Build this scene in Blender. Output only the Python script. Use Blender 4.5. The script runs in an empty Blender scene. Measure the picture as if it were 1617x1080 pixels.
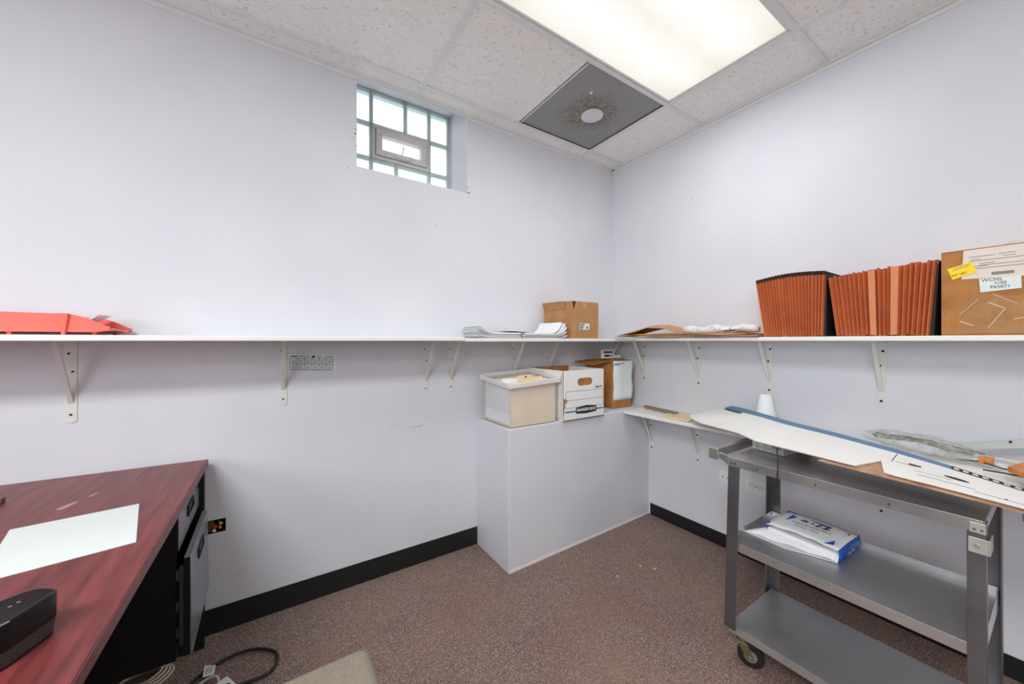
import bpy, bmesh, math, random
from mathutils import Vector, Matrix
random.seed(7)
S = bpy.context.scene
COL = S.collection
PI = math.pi

# ------------------------------------------------------------------ materials
def lin(r, g, b):
    f = lambda v: (v / 12.92 if v <= .04045 else ((v + .055) / 1.055) ** 2.4)
    return (f(r / 255), f(g / 255), f(b / 255), 1)

class NT:
    def __init__(s, name):
        s.m = bpy.data.materials.new(name); s.m.use_nodes = True
        s.t = s.m.node_tree; s.n = s.t.nodes
        s.b = s.n['Principled BSDF']; s.out = s.n['Material Output']
    def new(s, t, **k):
        n = s.n.new(t)
        for a, v in k.items():
            if hasattr(n, a): setattr(n, a, v)
            else: n.inputs[a].default_value = v
        return n
    def link(s, a, b): s.t.links.new(a, b)
    def pos(s, obj=True):
        if obj: return s.new('ShaderNodeTexCoord').outputs['Object']
        return s.new('ShaderNodeNewGeometry').outputs['Position']
    def noise(s, scale, detail=3, rough=.5, vec=None):
        n = s.new('ShaderNodeTexNoise'); n.inputs['Scale'].default_value = scale
        n.inputs['Detail'].default_value = detail; n.inputs['Roughness'].default_value = rough
        s.link(vec if vec is not None else s.pos(), n.inputs['Vector']); return n.outputs['Fac']
    def ramp(s, fac, stops, const=False):
        r = s.new('ShaderNodeValToRGB'); e = r.color_ramp.elements
        if const: r.color_ramp.interpolation = 'CONSTANT'
        while len(e) < len(stops): e.new(.5)
        for i, (p, c) in enumerate(stops):
            e[i].position = p; e[i].color = c
        s.link(fac, r.inputs['Fac']); return r.outputs['Color']
    def mix(s, fac, a, b, mode='MIX'):
        n = s.new('ShaderNodeMix'); n.data_type = 'RGBA'; n.blend_type = mode
        for i, v in ((0, fac), (6, a), (7, b)):
            if isinstance(v, (int, float, tuple)): n.inputs[i].default_value = v
            else: s.link(v, n.inputs[i])
        return n.outputs[2]
    def math(s, op, a, b=None):
        n = s.new('ShaderNodeMath'); n.operation = op
        for i, v in ((0, a), (1, b)):
            if v is None: continue
            if isinstance(v, (int, float)): n.inputs[i].default_value = v
            else: s.link(v, n.inputs[i])
        return n.outputs[0]
    def bump(s, h, strength=.2, dist=.002):
        n = s.new('ShaderNodeBump'); n.inputs['Strength'].default_value = strength
        n.inputs['Distance'].default_value = dist
        s.link(h, n.inputs['Height']); s.link(n.outputs['Normal'], s.b.inputs['Normal'])
    def set(s, **k):
        for a, v in k.items():
            i = s.b.inputs[a.replace('_', ' ')]
            if isinstance(v, (int, float, tuple)): i.default_value = v
            else: s.link(v, i)

def plain(name, rgb, rough=.6, var=.06, scale=30, metal=0, bump=0, **k):
    t = NT(name); c = lin(*rgb)
    lo = tuple(v * (1 - var) for v in c[:3]) + (1,); hi = tuple(min(1, v * (1 + var)) for v in c[:3]) + (1,)
    n = t.noise(scale, 4)
    t.set(Base_Color=t.ramp(n, [(.3, lo), (.7, hi)]), Roughness=rough, Metallic=metal, **k)
    if bump: t.bump(n, bump)
    return t.m

M = {}
def wall_mat():
    t = NT('wall_paint'); p = t.pos(False)
    n = t.noise(2.2, 4, vec=p)
    c = t.ramp(n, [(.3, lin(219, 220, 228)), (.7, lin(226, 227, 233))])
    mp = t.new('ShaderNodeMapping'); mp.inputs['Scale'].default_value = (5, 5, 14); t.link(p, mp.inputs[0])
    sc = t.noise(1.6, 8, .75, vec=mp.outputs[0])
    c = t.mix(t.ramp(sc, [(.70, (0, 0, 0, 1)), (.80, (.22, .22, .22, 1))]), c, lin(175, 172, 176))
    v = t.new('ShaderNodeTexVoronoi'); v.inputs['Scale'].default_value = 3.2; t.link(p, v.inputs['Vector'])
    c = t.mix(t.ramp(v.outputs['Distance'], [(.010, (.75, .75, .75, 1)), (.016, (0, 0, 0, 1))]), c, lin(120, 115, 115))
    t.set(Base_Color=c, Roughness=.62)
    t.bump(t.noise(60, 3, vec=p), .12, .002)
    return t.m
M['wall'] = wall_mat()

M['wall_far'] = plain('grey_paint', (186, 187, 190), .6, .05, 4)

def carpet_mat():
    t = NT('carpet'); p = t.pos(False)
    n = t.noise(215, 3, .7, vec=p)
    c = t.ramp(n, [(.30, lin(62, 46, 44)), (.44, lin(116, 96, 91)), (.56, lin(150, 130, 121)), (.70, lin(214, 196, 180))])
    n2 = t.noise(110, 2, vec=p)
    c = t.mix(t.ramp(n2, [(.55, (0, 0, 0, 1)), (.68, (.6, .6, .6, 1))]), c, lin(128, 80, 84))
    n3 = t.noise(2.3, 4, vec=p)
    c = t.mix(t.ramp(n3, [(.42, (0, 0, 0, 1)), (.75, (.40, .40, .40, 1))]), c, lin(156, 120, 98))
    n4 = t.noise(3.1, 3, vec=p)
    c = t.mix(t.ramp(n4, [(.5, (0, 0, 0, 1)), (.8, (.35, .35, .35, 1))]), c, lin(132, 76, 78))
    t.set(Base_Color=c, Roughness=.95)
    t.bump(n, .7, .006)
    return t.m
M['carpet'] = carpet_mat()

def tile_mat():
    t = NT('fissured_ceiling_tile'); p = t.pos(False)
    mp = t.new('ShaderNodeMapping'); mp.inputs['Scale'].default_value = (1.0, 1.6, 1); mp.inputs['Rotation'].default_value = (0, 0, .5)
    t.link(p, mp.inputs[0])
    n = t.noise(85, 3, .55, vec=mp.outputs[0])
    n2 = t.noise(9, 2, vec=p)
    c = t.ramp(n, [(.30, lin(196, 195, 192)), (.37, lin(247, 246, 243)), (.6, lin(251, 250, 248))])
    c = t.mix(t.ramp(n2, [(.4, (0, 0, 0, 1)), (.8, (.06, .06, .06, 1))]), c, lin(220, 216, 208))
    t.set(Base_Color=c, Roughness=.95)
    t.bump(t.ramp(n, [(.30, (0, 0, 0, 1)), (.42, (1, 1, 1, 1))]), .5, .004)
    return t.m
M['tile'] = tile_mat()
M['grid'] = plain('white_grid_metal', (232, 234, 234), .45, .03)
M['black_base'] = plain('black_rubber_base', (26, 27, 28), .45, .25, 25)
M['shelf'] = plain('white_melamine', (240, 240, 236), .35, .02, 8)
M['bracket'] = plain('painted_bracket_steel', (226, 226, 222), .4, .04, 14)
M['screw'] = plain('dark_screw', (60, 58, 56), .4, .1, metal=.6)
M['white_plastic'] = plain('white_plastic', (235, 235, 235), .35, .02)
M['slot'] = plain('dark_slot', (28, 27, 27), .6, .1)
M['vinyl'] = plain('grey_white_vinyl', (214, 210, 206), .4, .05, 10)
M['mortar'] = plain('block_mortar', (205, 215, 212), .8, .05)
M['brown_trim'] = plain('dark_binding', (84, 62, 52), .7, .1)
M['black_board'] = plain('black_board', (24, 22, 22), .7, .1)
M['paper'] = plain('white_paper', (240, 241, 244), .75, .02, 6)
M['paper_desk'] = plain('cool_white_paper', (226, 232, 230), .6, .02, 6)
M['manila'] = plain('manila', (240, 216, 178), .75, .04, 10)
M['cream'] = plain('cream_folders', (252, 230, 204), .75, .04, 12)
M['red_plastic'] = plain('coral_red_plastic', (252, 122, 108), .32, .03, 8)
M['red_plastic'].node_tree.nodes['Principled BSDF'].inputs['Transmission Weight'].default_value = .08
M['blue'] = plain('blue_print', (16, 92, 184), .5, .05)
M['slate_blue'] = plain('slate_blue_print', (98, 134, 168), .6, .05)
M['ink'] = plain('black_ink', (34, 34, 38), .7, .05)
M['grey_ink'] = plain('grey_ink', (120, 124, 132), .7, .05)
M['blue_ink'] = plain('blue_grey_ink', (92, 118, 150), .7, .05)
M['white_ink'] = plain('white_ink', (240, 242, 244), .7, .02)
M['yellow'] = plain('yellow_sticker', (252, 220, 14), .5, .02)
M['label_cream'] = plain('cream_label', (232, 218, 206), .6, .03)
M['label_white'] = plain('white_label', (226, 234, 232), .5, .02)
M['purple'] = plain('plum_print', (126, 50, 92), .5, .06)
M['gold'] = plain('cream_fish_print', (222, 214, 190), .6, .03)
M['bin'] = None
M['board_white'] = plain('white_box_board', (240, 239, 236), .65, .03, 7)
M['desk_edge'] = plain('desk_edge_band', (112, 62, 66), .45, .12, 20)
M['charcoal'] = plain('charcoal_laminate', (126, 127, 132), .26, .08, 16)
M['black_laminate'] = plain('black_laminate', (18, 18, 19), .5, .15, 20)
M['slide'] = plain('zinc_slide', (120, 126, 118), .4, .08, metal=.7)
M['plaster'] = plain('white_plaster', (232, 232, 234), .8, .06, 60)
M['smudge'] = plain('grey_smudge', (188, 186, 190), .7, .06, 60)
M['scuff'] = plain('pale_scuff', (196, 156, 146), .6, .1, 60)
M['gloss_black'] = plain('gloss_black_plastic', (14, 14, 17), .12, .2)
M['mesh_grille'] = plain('dusty_grille', (58, 54, 50), .8, .5, 400)
M['beige_cable'] = plain('beige_cable', (206, 192, 172), .5, .05)
M['black_cable'] = plain('black_cable', (30, 30, 30), .45, .1)
M['rubber'] = plain('black_wheel_rubber', (26, 26, 25), .6, .2, 30)
M['zinc'] = plain('tarnished_zinc', (150, 142, 112), .35, .15, 30, metal=.85)
M['hub'] = plain('grey_hub', (120, 118, 106), .5, .1)
M['foam'] = plain('white_foam', (244, 246, 248), .7, .02)
M['brass'] = plain('brass', (170, 130, 60), .35, .15, metal=.9)
M['nut_red'] = plain('red_wire_nut', (190, 44, 46), .4, .05)
M['nut_yellow'] = plain('yellow_wire_nut', (200, 176, 56), .4, .05)
M['strip'] = plain('grey_metal_strip', (196, 200, 198), .45, .07, 14, metal=.2)
M['disc'] = plain('white_disc', (226, 228, 234), .5, .04)
M['twig'] = plain('brown_sticks', (92, 74, 48), .8, .3, 40)
M['tape'] = None
M['crease'] = plain('tape_crease', (214, 178, 138), .2, .1)

def card_mat(name, rgb, dark, scale=9):
    t = NT(name); p = t.pos()
    n = t.noise(scale, 5, .6)
    c = t.ramp(n, [(.3, lin(*dark)), (.65, lin(*rgb))])
    w = t.new('ShaderNodeTexWave'); w.inputs['Scale'].default_value = 60; w.inputs['Distortion'].default_value = 1.0
    w.bands_direction = 'Z'; t.link(p, w.inputs['Vector'])
    c = t.mix(.06, c, w.outputs['Color'], 'MULTIPLY')
    t.set(Base_Color=c, Roughness=.75); t.bump(w.outputs['Fac'], .06, .001)
    return t.m
M['card'] = card_mat('brown_cardboard', (200, 150, 98), (178, 126, 78))
M['card2'] = card_mat('worn_cardboard', (190, 132, 70), (164, 104, 52), 14)
M['card3'] = card_mat('kraft_cardboard', (206, 156, 108), (186, 132, 84), 8)
M['corrugated'] = card_mat('corrugated_edge', (200, 162, 130), (156, 116, 90), 30)

def tape_mat():
    t = NT('clear_packing_tape')
    n = t.noise(30, 5, .7)
    t.set(Base_Color=lin(214, 170, 118), Roughness=.12, Alpha=t.ramp(n, [(.35, (.10,) * 3 + (1,)), (.75, (.45,) * 3 + (1,))]))
    t.bump(n, .5, .003)
    return t.m
M['tape'] = tape_mat()

def rust_mat():
    t = NT('rust_fibre_board'); n = t.noise(5, 5, .65)
    n2 = t.noise(70, 2)
    c = t.ramp(n, [(.3, lin(198, 106, 58)), (.5, lin(216, 122, 72)), (.72, lin(226, 140, 94))])
    c = t.mix(t.ramp(n2, [(.5, (0, 0, 0, 1)), (.8, (.25, .25, .25, 1))]), c, lin(224, 150, 104))
    t.set(Base_Color=c, Roughness=.8); return t.m
M['rust'] = rust_mat()
M['rust_light'] = plain('light_rust_fibre', (216, 138, 94), .8, .06, 12)

def bin_mat():
    t = NT('frosted_plastic'); n = t.noise(7, 4)
    tr = t.new('ShaderNodeBsdfTransparent'); mx = t.new('ShaderNodeMixShader'); 
    t.set(Base_Color=t.ramp(n, [(.3, lin(214, 212, 210)), (.7, lin(234, 232, 230))]), Roughness=.3)
    tl = t.new('ShaderNodeBsdfTranslucent'); tl.inputs['Color'].default_value = (.86, .85, .84, 1)
    m2 = t.new('ShaderNodeMixShader'); m2.inputs[0].default_value = .35
    t.link(t.b.outputs[0], m2.inputs[1]); t.link(tl.outputs[0], m2.inputs[2])
    mx.inputs[0].default_value = .76
    t.link(m2.outputs[0], mx.inputs[1]); t.link(tr.outputs[0], mx.inputs[2]); t.link(mx.outputs[0], t.out.inputs[0])
    return t.m
M['bin'] = bin_mat()
M['bin_rim'] = plain('milky_plastic_rim', (224, 220, 216), .35, .04, 10)

def bag_mat():
    t = NT('clear_plastic_film'); n = t.noise(22, 6, .7)
    tr = t.new('ShaderNodeBsdfTransparent'); tr.inputs[0].default_value = (.93, .94, .93, 1)
    mx = t.new('ShaderNodeMixShader')
    t.set(Base_Color=lin(226, 226, 222), Roughness=.08); t.bump(n, .9, .012)
    t.link(t.ramp(n, [(.40, (.85,) * 3 + (1,)), (.65, (.45,) * 3 + (1,))]), mx.inputs[0])
    t.link(t.b.outputs[0], mx.inputs[1]); t.link(tr.outputs[0], mx.inputs[2]); t.link(mx.outputs[0], t.out.inputs[0])
    return t.m
M['film'] = bag_mat()

def steel_mat(name, rgb, r0=.26, r1=.46):
    t = NT(name); n = t.noise(6, 6, .65)
    mp = t.new('ShaderNodeMapping'); mp.inputs['Scale'].default_value = (140, 3, 3); t.link(t.pos(), mp.inputs[0])
    n2 = t.noise(1.5, 3, .6, vec=mp.outputs[0])
    c = lin(*rgb); d = tuple(v * .82 for v in c[:3]) + (1,)
    t.set(Base_Color=t.ramp(n, [(.3, d), (.7, c)]), Metallic=.82,
          Roughness=t.ramp(t.mix(.35, n, n2), [(.3, (r0,) * 3 + (1,)), (.7, (r1,) * 3 + (1,))]))
    return t.m
M['steel'] = steel_mat('brushed_stainless', (190, 190, 192), .30, .5)
M['steel_leg'] = steel_mat('dull_stainless', (128, 127, 130), .30, .5)
M['steel_edge'] = steel_mat('bright_stainless_edge', (214, 215, 216), .22, .36)
M['alu'] = plain('scuffed_aluminium', (196, 192, 186), .4, .1, 60, metal=.5)

def desk_mat():
    t = NT('mahogany_laminate'); p = t.pos()
    mp = t.new('ShaderNodeMapping'); mp.inputs['Scale'].default_value = (34, 3.2, 3); mp.inputs['Rotation'].default_value = (0, 0, -.12)
    t.link(p, mp.inputs[0])
    n = t.noise(1.3, 7, .62, vec=mp.outputs[0])
    c = t.ramp(n, [(.28, lin(82, 34, 36)), (.5, lin(116, 50, 50)), (.7, lin(140, 66, 62))])
    d = t.noise(3.0, 6, .7)
    c = t.mix(t.ramp(d, [(.55, (0, 0, 0, 1)), (.8, (.25, .25, .25, 1))]), c, lin(150, 92, 90))
    v = t.noise(16, 3, .5)
    c = t.mix(t.ramp(v, [(.76, (0, 0, 0, 1)), (.80, (.8, .8, .8, 1))]), c, lin(196, 160, 150))
    t.set(Base_Color=c, Roughness=.38); return t.m
M['desk'] = desk_mat()

def wood_mat():
    t = NT('orange_wood'); mp = t.new('ShaderNodeMapping'); mp.inputs['Scale'].default_value = (8, 40, 8); t.link(t.pos(), mp.inputs[0])
    n = t.noise(1.5, 5, .6, vec=mp.outputs[0])
    t.set(Base_Color=t.ramp(n, [(.3, lin(186, 104, 40)), (.7, lin(224, 150, 72))]), Roughness=.5); return t.m
M['wood'] = wood_mat()
M['wood_strip'] = plain('dull_brown_wood', (150, 126, 106), .7, .12, 20)

def fabric_mat():
    t = NT('beige_fabric'); n = t.noise(420, 2, .6); n2 = t.noise(14, 4)
    c = t.ramp(n, [(.3, lin(124, 113, 100)), (.7, lin(162, 150, 136))])
    c = t.mix(t.ramp(n2, [(.4, (0, 0, 0, 1)), (.8, (.3, .3, .3, 1))]), c, lin(120, 108, 94))
    t.set(Base_Color=c, Roughness=.9); t.bump(n, .4, .002); return t.m
M['fabric'] = fabric_mat()

def vent_mat():
    t = NT('perforated_grey_metal'); p = t.pos()
    sx = t.new('ShaderNodeSeparateXYZ'); t.link(p, sx.inputs[0])
    k = 2 * PI / .0078
    a = t.math('SINE', t.math('MULTIPLY', sx.outputs[0], k)); b = t.math('SINE', t.math('MULTIPLY', sx.outputs[1], k))
    h = t.math('MULTIPLY', a, b)
    c = t.ramp(t.math('ADD', t.math('MULTIPLY', h, .5), .5), [(.35, lin(88, 89, 92)), (.62, lin(190, 191, 193))])
    ln = t.new('ShaderNodeVectorMath'); ln.operation = 'LENGTH'; t.link(p, ln.inputs[0])
    n = t.noise(40, 5, .75)
    r = t.math('ADD', ln.outputs['Value'], t.math('MULTIPLY', t.math('SUBTRACT', n, .5), .16))
    ring = t.ramp(r, [(.10, (.8, .8, .8, 1)), (.20, (0, 0, 0, 1))])
    c = t.mix(ring, c, t.ramp(n, [(.4, lin(104, 96, 84)), (.65, lin(168, 158, 140))]))
    t.set(Base_Color=c, Roughness=.6, Metallic=.2); return t.m
M['vent'] = vent_mat()

def diffuser_mat(strength):
    t = NT('light_diffuser'); p = t.pos()
    sx = t.new('ShaderNodeSeparateXYZ'); t.link(p, sx.inputs[0])
    # brightness of the tubes behind the acrylic lens: two tubes running along the fixture
    d = t.math('ABSOLUTE', t.math('SUBTRACT', t.math('ABSOLUTE', sx.outputs[1]), .13))
    g = t.math('SUBTRACT', 1.0, t.math('MULTIPLY', d, 1.1))
    e = t.math('SUBTRACT', 1.0, t.math('POWER', t.math('MULTIPLY', t.math('ABSOLUTE', sx.outputs[0]), 1.75), 4))
    n = t.noise(3.5, 3)
    v = t.math('MULTIPLY', t.math('MULTIPLY', g, t.math('ADD', t.math('MULTIPLY', e, .14), .86)), t.math('ADD', t.math('MULTIPLY', n, .16), .92))
    col = t.ramp(v, [(.76, (1.0, .945, .84, 1)), (1.0, (1, .98, .94, 1))])
    kx = 2 * PI / .012
    pr = t.math('MULTIPLY', t.math('SINE', t.math('MULTIPLY', sx.outputs[0], kx)), t.math('SINE', t.math('MULTIPLY', sx.outputs[1], kx)))
    v = t.math('MULTIPLY', v, t.math('ADD', t.math('MULTIPLY', pr, .03), 1))
    t.set(Base_Color=(.3, .3, .29, 1), Roughness=.35, Emission_Color=col, Emission_Strength=t.math('MULTIPLY', v, strength))
    return t.m
M['diffuser'] = diffuser_mat(.81)
M['diffuser_bright'] = diffuser_mat(1.2)

def glass_block_mat():
    t = NT('patterned_glass_block'); p = t.pos()
    mp = t.new('ShaderNodeMapping'); mp.inputs['Rotation'].default_value = (0, .785, 0); t.link(p, mp.inputs[0])
    sx = t.new('ShaderNodeSeparateXYZ'); t.link(mp.outputs[0], sx.inputs[0])
    k = 2 * PI / .017
    h = t.math('MULTIPLY', t.math('SINE', t.math('MULTIPLY', sx.outputs[0], k)), t.math('SINE', t.math('MULTIPLY', sx.outputs[2], k)))
    g = t.new('ShaderNodeSeparateXYZ'); t.link(t.new('ShaderNodeTexCoord').outputs['Generated'], g.inputs[0])
    top = t.ramp(g.outputs[2], [(.66, (0, 0, 0, 1)), (.80, (1, 1, 1, 1))])       # lattice coloured darker on top, for the shaded soffit seen through it
    h2 = t.math('MULTIPLY', t.math('ADD', t.math('MULTIPLY', h, .5), .5), t.math('ADD', t.math('MULTIPLY', top, .85), .15))
    t.set(Base_Color=t.ramp(h2, [(.1, (.97, .99, .985, 1)), (.75, (.40, .53, .51, 1))]), Roughness=.22, Transmission_Weight=1.0, IOR=1.06)
    return t.m
M['glass_block'] = glass_block_mat()
def block_edge_mat():
    t = NT('pale_green_glass_edge'); n = t.noise(60, 3)
    tl = t.new('ShaderNodeBsdfTranslucent'); tl.inputs['Color'].default_value = (.88, .92, .91, 1)
    mx = t.new('ShaderNodeMixShader'); mx.inputs[0].default_value = .55
    t.set(Base_Color=t.ramp(n, [(.3, lin(218, 230, 228)), (.7, lin(236, 244, 242))]), Roughness=.15)
    t.link(t.b.outputs[0], mx.inputs[1]); t.link(tl.outputs[0], mx.inputs[2]); t.link(mx.outputs[0], t.out.inputs[0])
    return t.m
M['block_edge'] = block_edge_mat()
def frosted():
    t = NT('frosted_pane'); t.set(Base_Color=(.96, .98, .98, 1), Roughness=.35, Transmission_Weight=1.0, IOR=1.1)
    t.bump(t.noise(90, 2), .1, .002); return t.m
M['frost'] = frosted()
def wrap_mat():
    t = NT('blue_and_white_wrap'); n = t.noise(26, 6, .8)
    t.set(Base_Color=t.ramp(n, [(.36, lin(70, 100, 160)), (.44, lin(226, 234, 240)), (.6, lin(238, 242, 244)), (.72, lin(150, 176, 210))]), Roughness=.4)
    t.bump(n, .5, .01); return t.m
M['wrap'] = wrap_mat()
def hex_mat():
    t = NT('grey_patterned_carton'); v = t.new('ShaderNodeTexVoronoi'); v.inputs['Scale'].default_value = 34; v.inputs['Randomness'].default_value = .1
    t.link(t.pos(), v.inputs['Vector'])
    t.set(Base_Color=t.ramp(v.outputs['Distance'], [(.25, lin(206, 206, 204)), (.55, lin(176, 176, 176))]), Roughness=.6); return t.m
M['hex'] = hex_mat()

# ------------------------------------------------------------------ mesh builder
class MB:
    def __init__(s): s.bm = bmesh.new()
    def face(s, pts):
        vs = [s.bm.verts.new(p) for p in pts]
        return s.bm.faces.new(vs)
    def hexa(s, b, t):           # bottom loop (4), top loop (4)
        vb = [s.bm.verts.new(p) for p in b]; vt = [s.bm.verts.new(p) for p in t]
        n = len(vb)
        s.bm.faces.new(vb[::-1]); s.bm.faces.new(vt)
        for i in range(n): s.bm.faces.new((vb[i], vb[(i + 1) % n], vt[(i + 1) % n], vt[i]))
        return s
    def box(s, x0, x1, y0, y1, z0, z1):
        return s.hexa([(x0, y0, z0), (x1, y0, z0), (x1, y1, z0), (x0, y1, z0)], [(x0, y0, z1), (x1, y0, z1), (x1, y1, z1), (x0, y1, z1)])
    def prism(s, pts, d):        # planar loop extruded by vector d
        d = Vector(d)
        return s.hexa(pts, [tuple(Vector(p) + d) for p in pts])
    def cyl(s, p0, p1, r, r1=None, n=16, cap=True):
        p0, p1 = Vector(p0), Vector(p1); r1 = r if r1 is None else r1
        ax = (p1 - p0).normalized(); u = ax.orthogonal().normalized(); v = ax.cross(u)
        L = [[s.bm.verts.new(p + (u * math.cos(a) + v * math.sin(a)) * rr) for a in [2 * PI * i / n for i in range(n)]] for p, rr in ((p0, r), (p1, r1))]
        for i in range(n): s.bm.faces.new((L[0][i], L[0][(i + 1) % n], L[1][(i + 1) % n], L[1][i]))
        if cap: s.bm.faces.new(L[0][::-1]); s.bm.faces.new(L[1])
        return s
    def tube(s, path, r, n=8, closed=False):
        P = [Vector(p) for p in path]; rings = []
        for i, p in enumerate(P):
            a = P[i - 1] if (i > 0 or closed) else p; b = P[(i + 1) % len(P)] if (i < len(P) - 1 or closed) else p
            ax = (b - a).normalized(); u = ax.cross(Vector((0, 0, 1)))
            u = u.normalized() if u.length > 1e-4 else ax.orthogonal().normalized(); v = ax.cross(u)
            rr = r(i / (len(P) - 1)) if callable(r) else r
            rings.append([s.bm.verts.new(p + (u * math.cos(t) + v * math.sin(t)) * rr) for t in [2 * PI * k / n for k in range(n)]])
        m = len(rings)
        for i in range(m if closed else m - 1):
            A, B = rings[i], rings[(i + 1) % m]
            for k in range(n): s.bm.faces.new((A[k], A[(k + 1) % n], B[(k + 1) % n], B[k]))
        if not closed: s.bm.faces.new(rings[0][::-1]); s.bm.faces.new(rings[-1])
        return s
    def surf(s, rows, thick=0, d=(0, 0, -1)):   # grid of points -> (optionally solid) sheet
        d = Vector(d) * thick
        T = [[s.bm.verts.new(p) for p in r] for r in rows]
        for i in range(len(T) - 1):
            for j in range(len(T[0]) - 1): s.bm.faces.new((T[i][j], T[i][j + 1], T[i + 1][j + 1], T[i + 1][j]))
        if thick:
            B = [[s.bm.verts.new(v.co + d) for v in r] for r in T]
            for i in range(len(T) - 1):
                for j in range(len(T[0]) - 1): s.bm.faces.new((B[i][j], B[i + 1][j], B[i + 1][j + 1], B[i][j + 1]))
            def side(a, b):
                for k in range(len(a) - 1): s.bm.faces.new((a[k], b[k], b[k + 1], a[k + 1]))
            side(T[0], B[0]); side(T[-1], B[-1])
            side([r[0] for r in T], [r[0] for r in B]); side([r[-1] for r in T], [r[-1] for r in B])
        return s
    def build(s, name, mat, parent=None, bevel=0, smooth=False, off=None, seg=2):
        bm = s.bm
        bmesh.ops.recalc_face_normals(bm, faces=bm.faces[:])
        o = Vector(off) if off is not None else (parent_world(parent) if parent else Vector((0, 0, 0)))
        if parent is None and off is None:      # origin at the base centre
            xs = [v.co for v in bm.verts]
            o = Vector(((min(p.x for p in xs) + max(p.x for p in xs)) / 2, (min(p.y for p in xs) + max(p.y for p in xs)) / 2, min(p.z for p in xs)))
        bmesh.ops.translate(bm, verts=bm.verts[:], vec=-o)
        me = bpy.data.meshes.new(name); bm.to_mesh(me); bm.free()
        me.materials.append(mat)
        ob = bpy.data.objects.new(name, me); COL.objects.link(ob)
        if parent: ob.parent = parent
        else: ob.location = o
        if smooth:
            for p in me.polygons: p.use_smooth = True
        if bevel:
            m = ob.modifiers.new('Bevel', 'BEVEL'); m.width = bevel; m.segments = seg; m.limit_method = 'ANGLE'; m.angle_limit = math.radians(40)
        return ob

def parent_world(o):
    v = Vector((0, 0, 0))
    while o: v += o.location; o = o.parent
    return v

def tag(o, label=None, cat=None, group=None, kind=None):
    if label: o['label'] = label
    if cat: o['category'] = cat
    if group: o['group'] = group
    if kind: o['kind'] = kind
    return o
def thing(name, loc, label, cat, group=None):
    o = bpy.data.objects.new(name, None); COL.objects.link(o); o.location = loc
    o.empty_display_size = .05
    return tag(o, label, cat, group)
def dup(root, loc, label=None):
    r = root.copy(); COL.objects.link(r); r.location = loc
    if label: r['label'] = label
    for ch in list(root.children):
        c = ch.copy(); COL.objects.link(c); c.parent = r
        for g in list(ch.children):
            d = g.copy(); COL.objects.link(d); d.parent = c
    return r

def text(s, size, o, xd, yd, mat, parent, name='lettering', lift=.0012, align='CENTER', bold=0, squash=1.0):
    cu = bpy.data.curves.new('t', 'FONT'); cu.body = s; cu.size = size; cu.align_x = align; cu.align_y = 'CENTER'; cu.offset = bold
    ob = bpy.data.objects.new('t', cu); COL.objects.link(ob)
    dg = bpy.context.evaluated_depsgraph_get(); dg.update()
    me = bpy.data.meshes.new_from_object(ob.evaluated_get(dg))
    bpy.data.objects.remove(ob); bpy.data.curves.remove(cu)
    xd, yd = Vector(xd).normalized(), Vector(yd).normalized(); n = xd.cross(yd).normalized()
    base = Vector(o) + n * lift - parent_world(parent)
    for v in me.vertices: v.co = base + xd * v.co.x * squash + yd * v.co.y
    me.materials.clear(); me.materials.append(mat)
    r = bpy.data.objects.new(name, me); COL.objects.link(r); r.parent = parent
    return r
def decal(pts, mat, parent, name, lift, n=None):
    """thin printed patch (0.4 mm) on a planar face; pts in order seen from outside"""
    P = [Vector(p) for p in pts]
    n = (P[1] - P[0]).cross(P[2] - P[0]).normalized() if n is None else Vector(n)
    m = MB(); m.prism([tuple(p + n * (lift - .0004)) for p in P], n * .0004)
    return m.build(name, mat, parent)

# ------------------------------------------------------------------ room shell
CZ = 2.555; X0 = -4.7; Y0 = -6.2
def struct(name, mb, mat, bevel=0):
    return tag(mb.build(name, mat, bevel=bevel), kind='structure')
struct('floor', MB().box(X0 - .2, .2, Y0 - .2, .3, -.2, -.008), M['carpet'])
def wall_with_holes(mb, ax, lo, hi, z0, z1, holes, t0, t1):
    """wall slab along axis ax (0=x,1=y) with rectangular holes (a0,a1,z0,z1)"""
    A = sorted({lo, hi, *[h[0] for h in holes], *[h[1] for h in holes]}); Zs = sorted({z0, z1, *[h[2] for h in holes], *[h[3] for h in holes]})
    for a0, a1 in zip(A, A[1:]):
        for b0, b1 in zip(Zs, Zs[1:]):
            if any(h[0] <= a0 and a1 <= h[1] and h[2] <= b0 and b1 <= h[3] for h in holes): continue
            if ax == 0: mb.box(a0, a1, t0, t1, b0, b1)
            else: mb.box(t0, t1, a0, a1, b0, b1)
    bmesh.ops.remove_doubles(mb.bm, verts=mb.bm.verts[:], dist=1e-5)
    # drop interior faces shared by two boxes
    seen = {}
    for f in mb.bm.faces:
        k = tuple(sorted(v.index for v in f.verts)) if False else frozenset(v for v in f.verts)
        seen.setdefault(k, []).append(f)
    dead = [f for fs in seen.values() if len(fs) > 1 for f in fs]
    bmesh.ops.delete(mb.bm, geom=dead, context='FACES_ONLY')
    return mb
WX0, WX1, WZ0, WZ1 = -1.889, -1.272, 2.10, 2.672
JX0, JX1, JZ0, JZ1 = -2.502, -2.412, .411, .467
struct('wall_back', wall_with_holes(MB(), 0, X0 - .2, .2, -.1, 2.9, [(WX0, WX1, WZ0, WZ1), (JX0, JX1, JZ0, JZ1)], 0, .32), M['wall'])
struct('wall_right', MB().box(0, .2, Y0 - .2, 0, -.1, 2.9), M['wall'])
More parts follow.
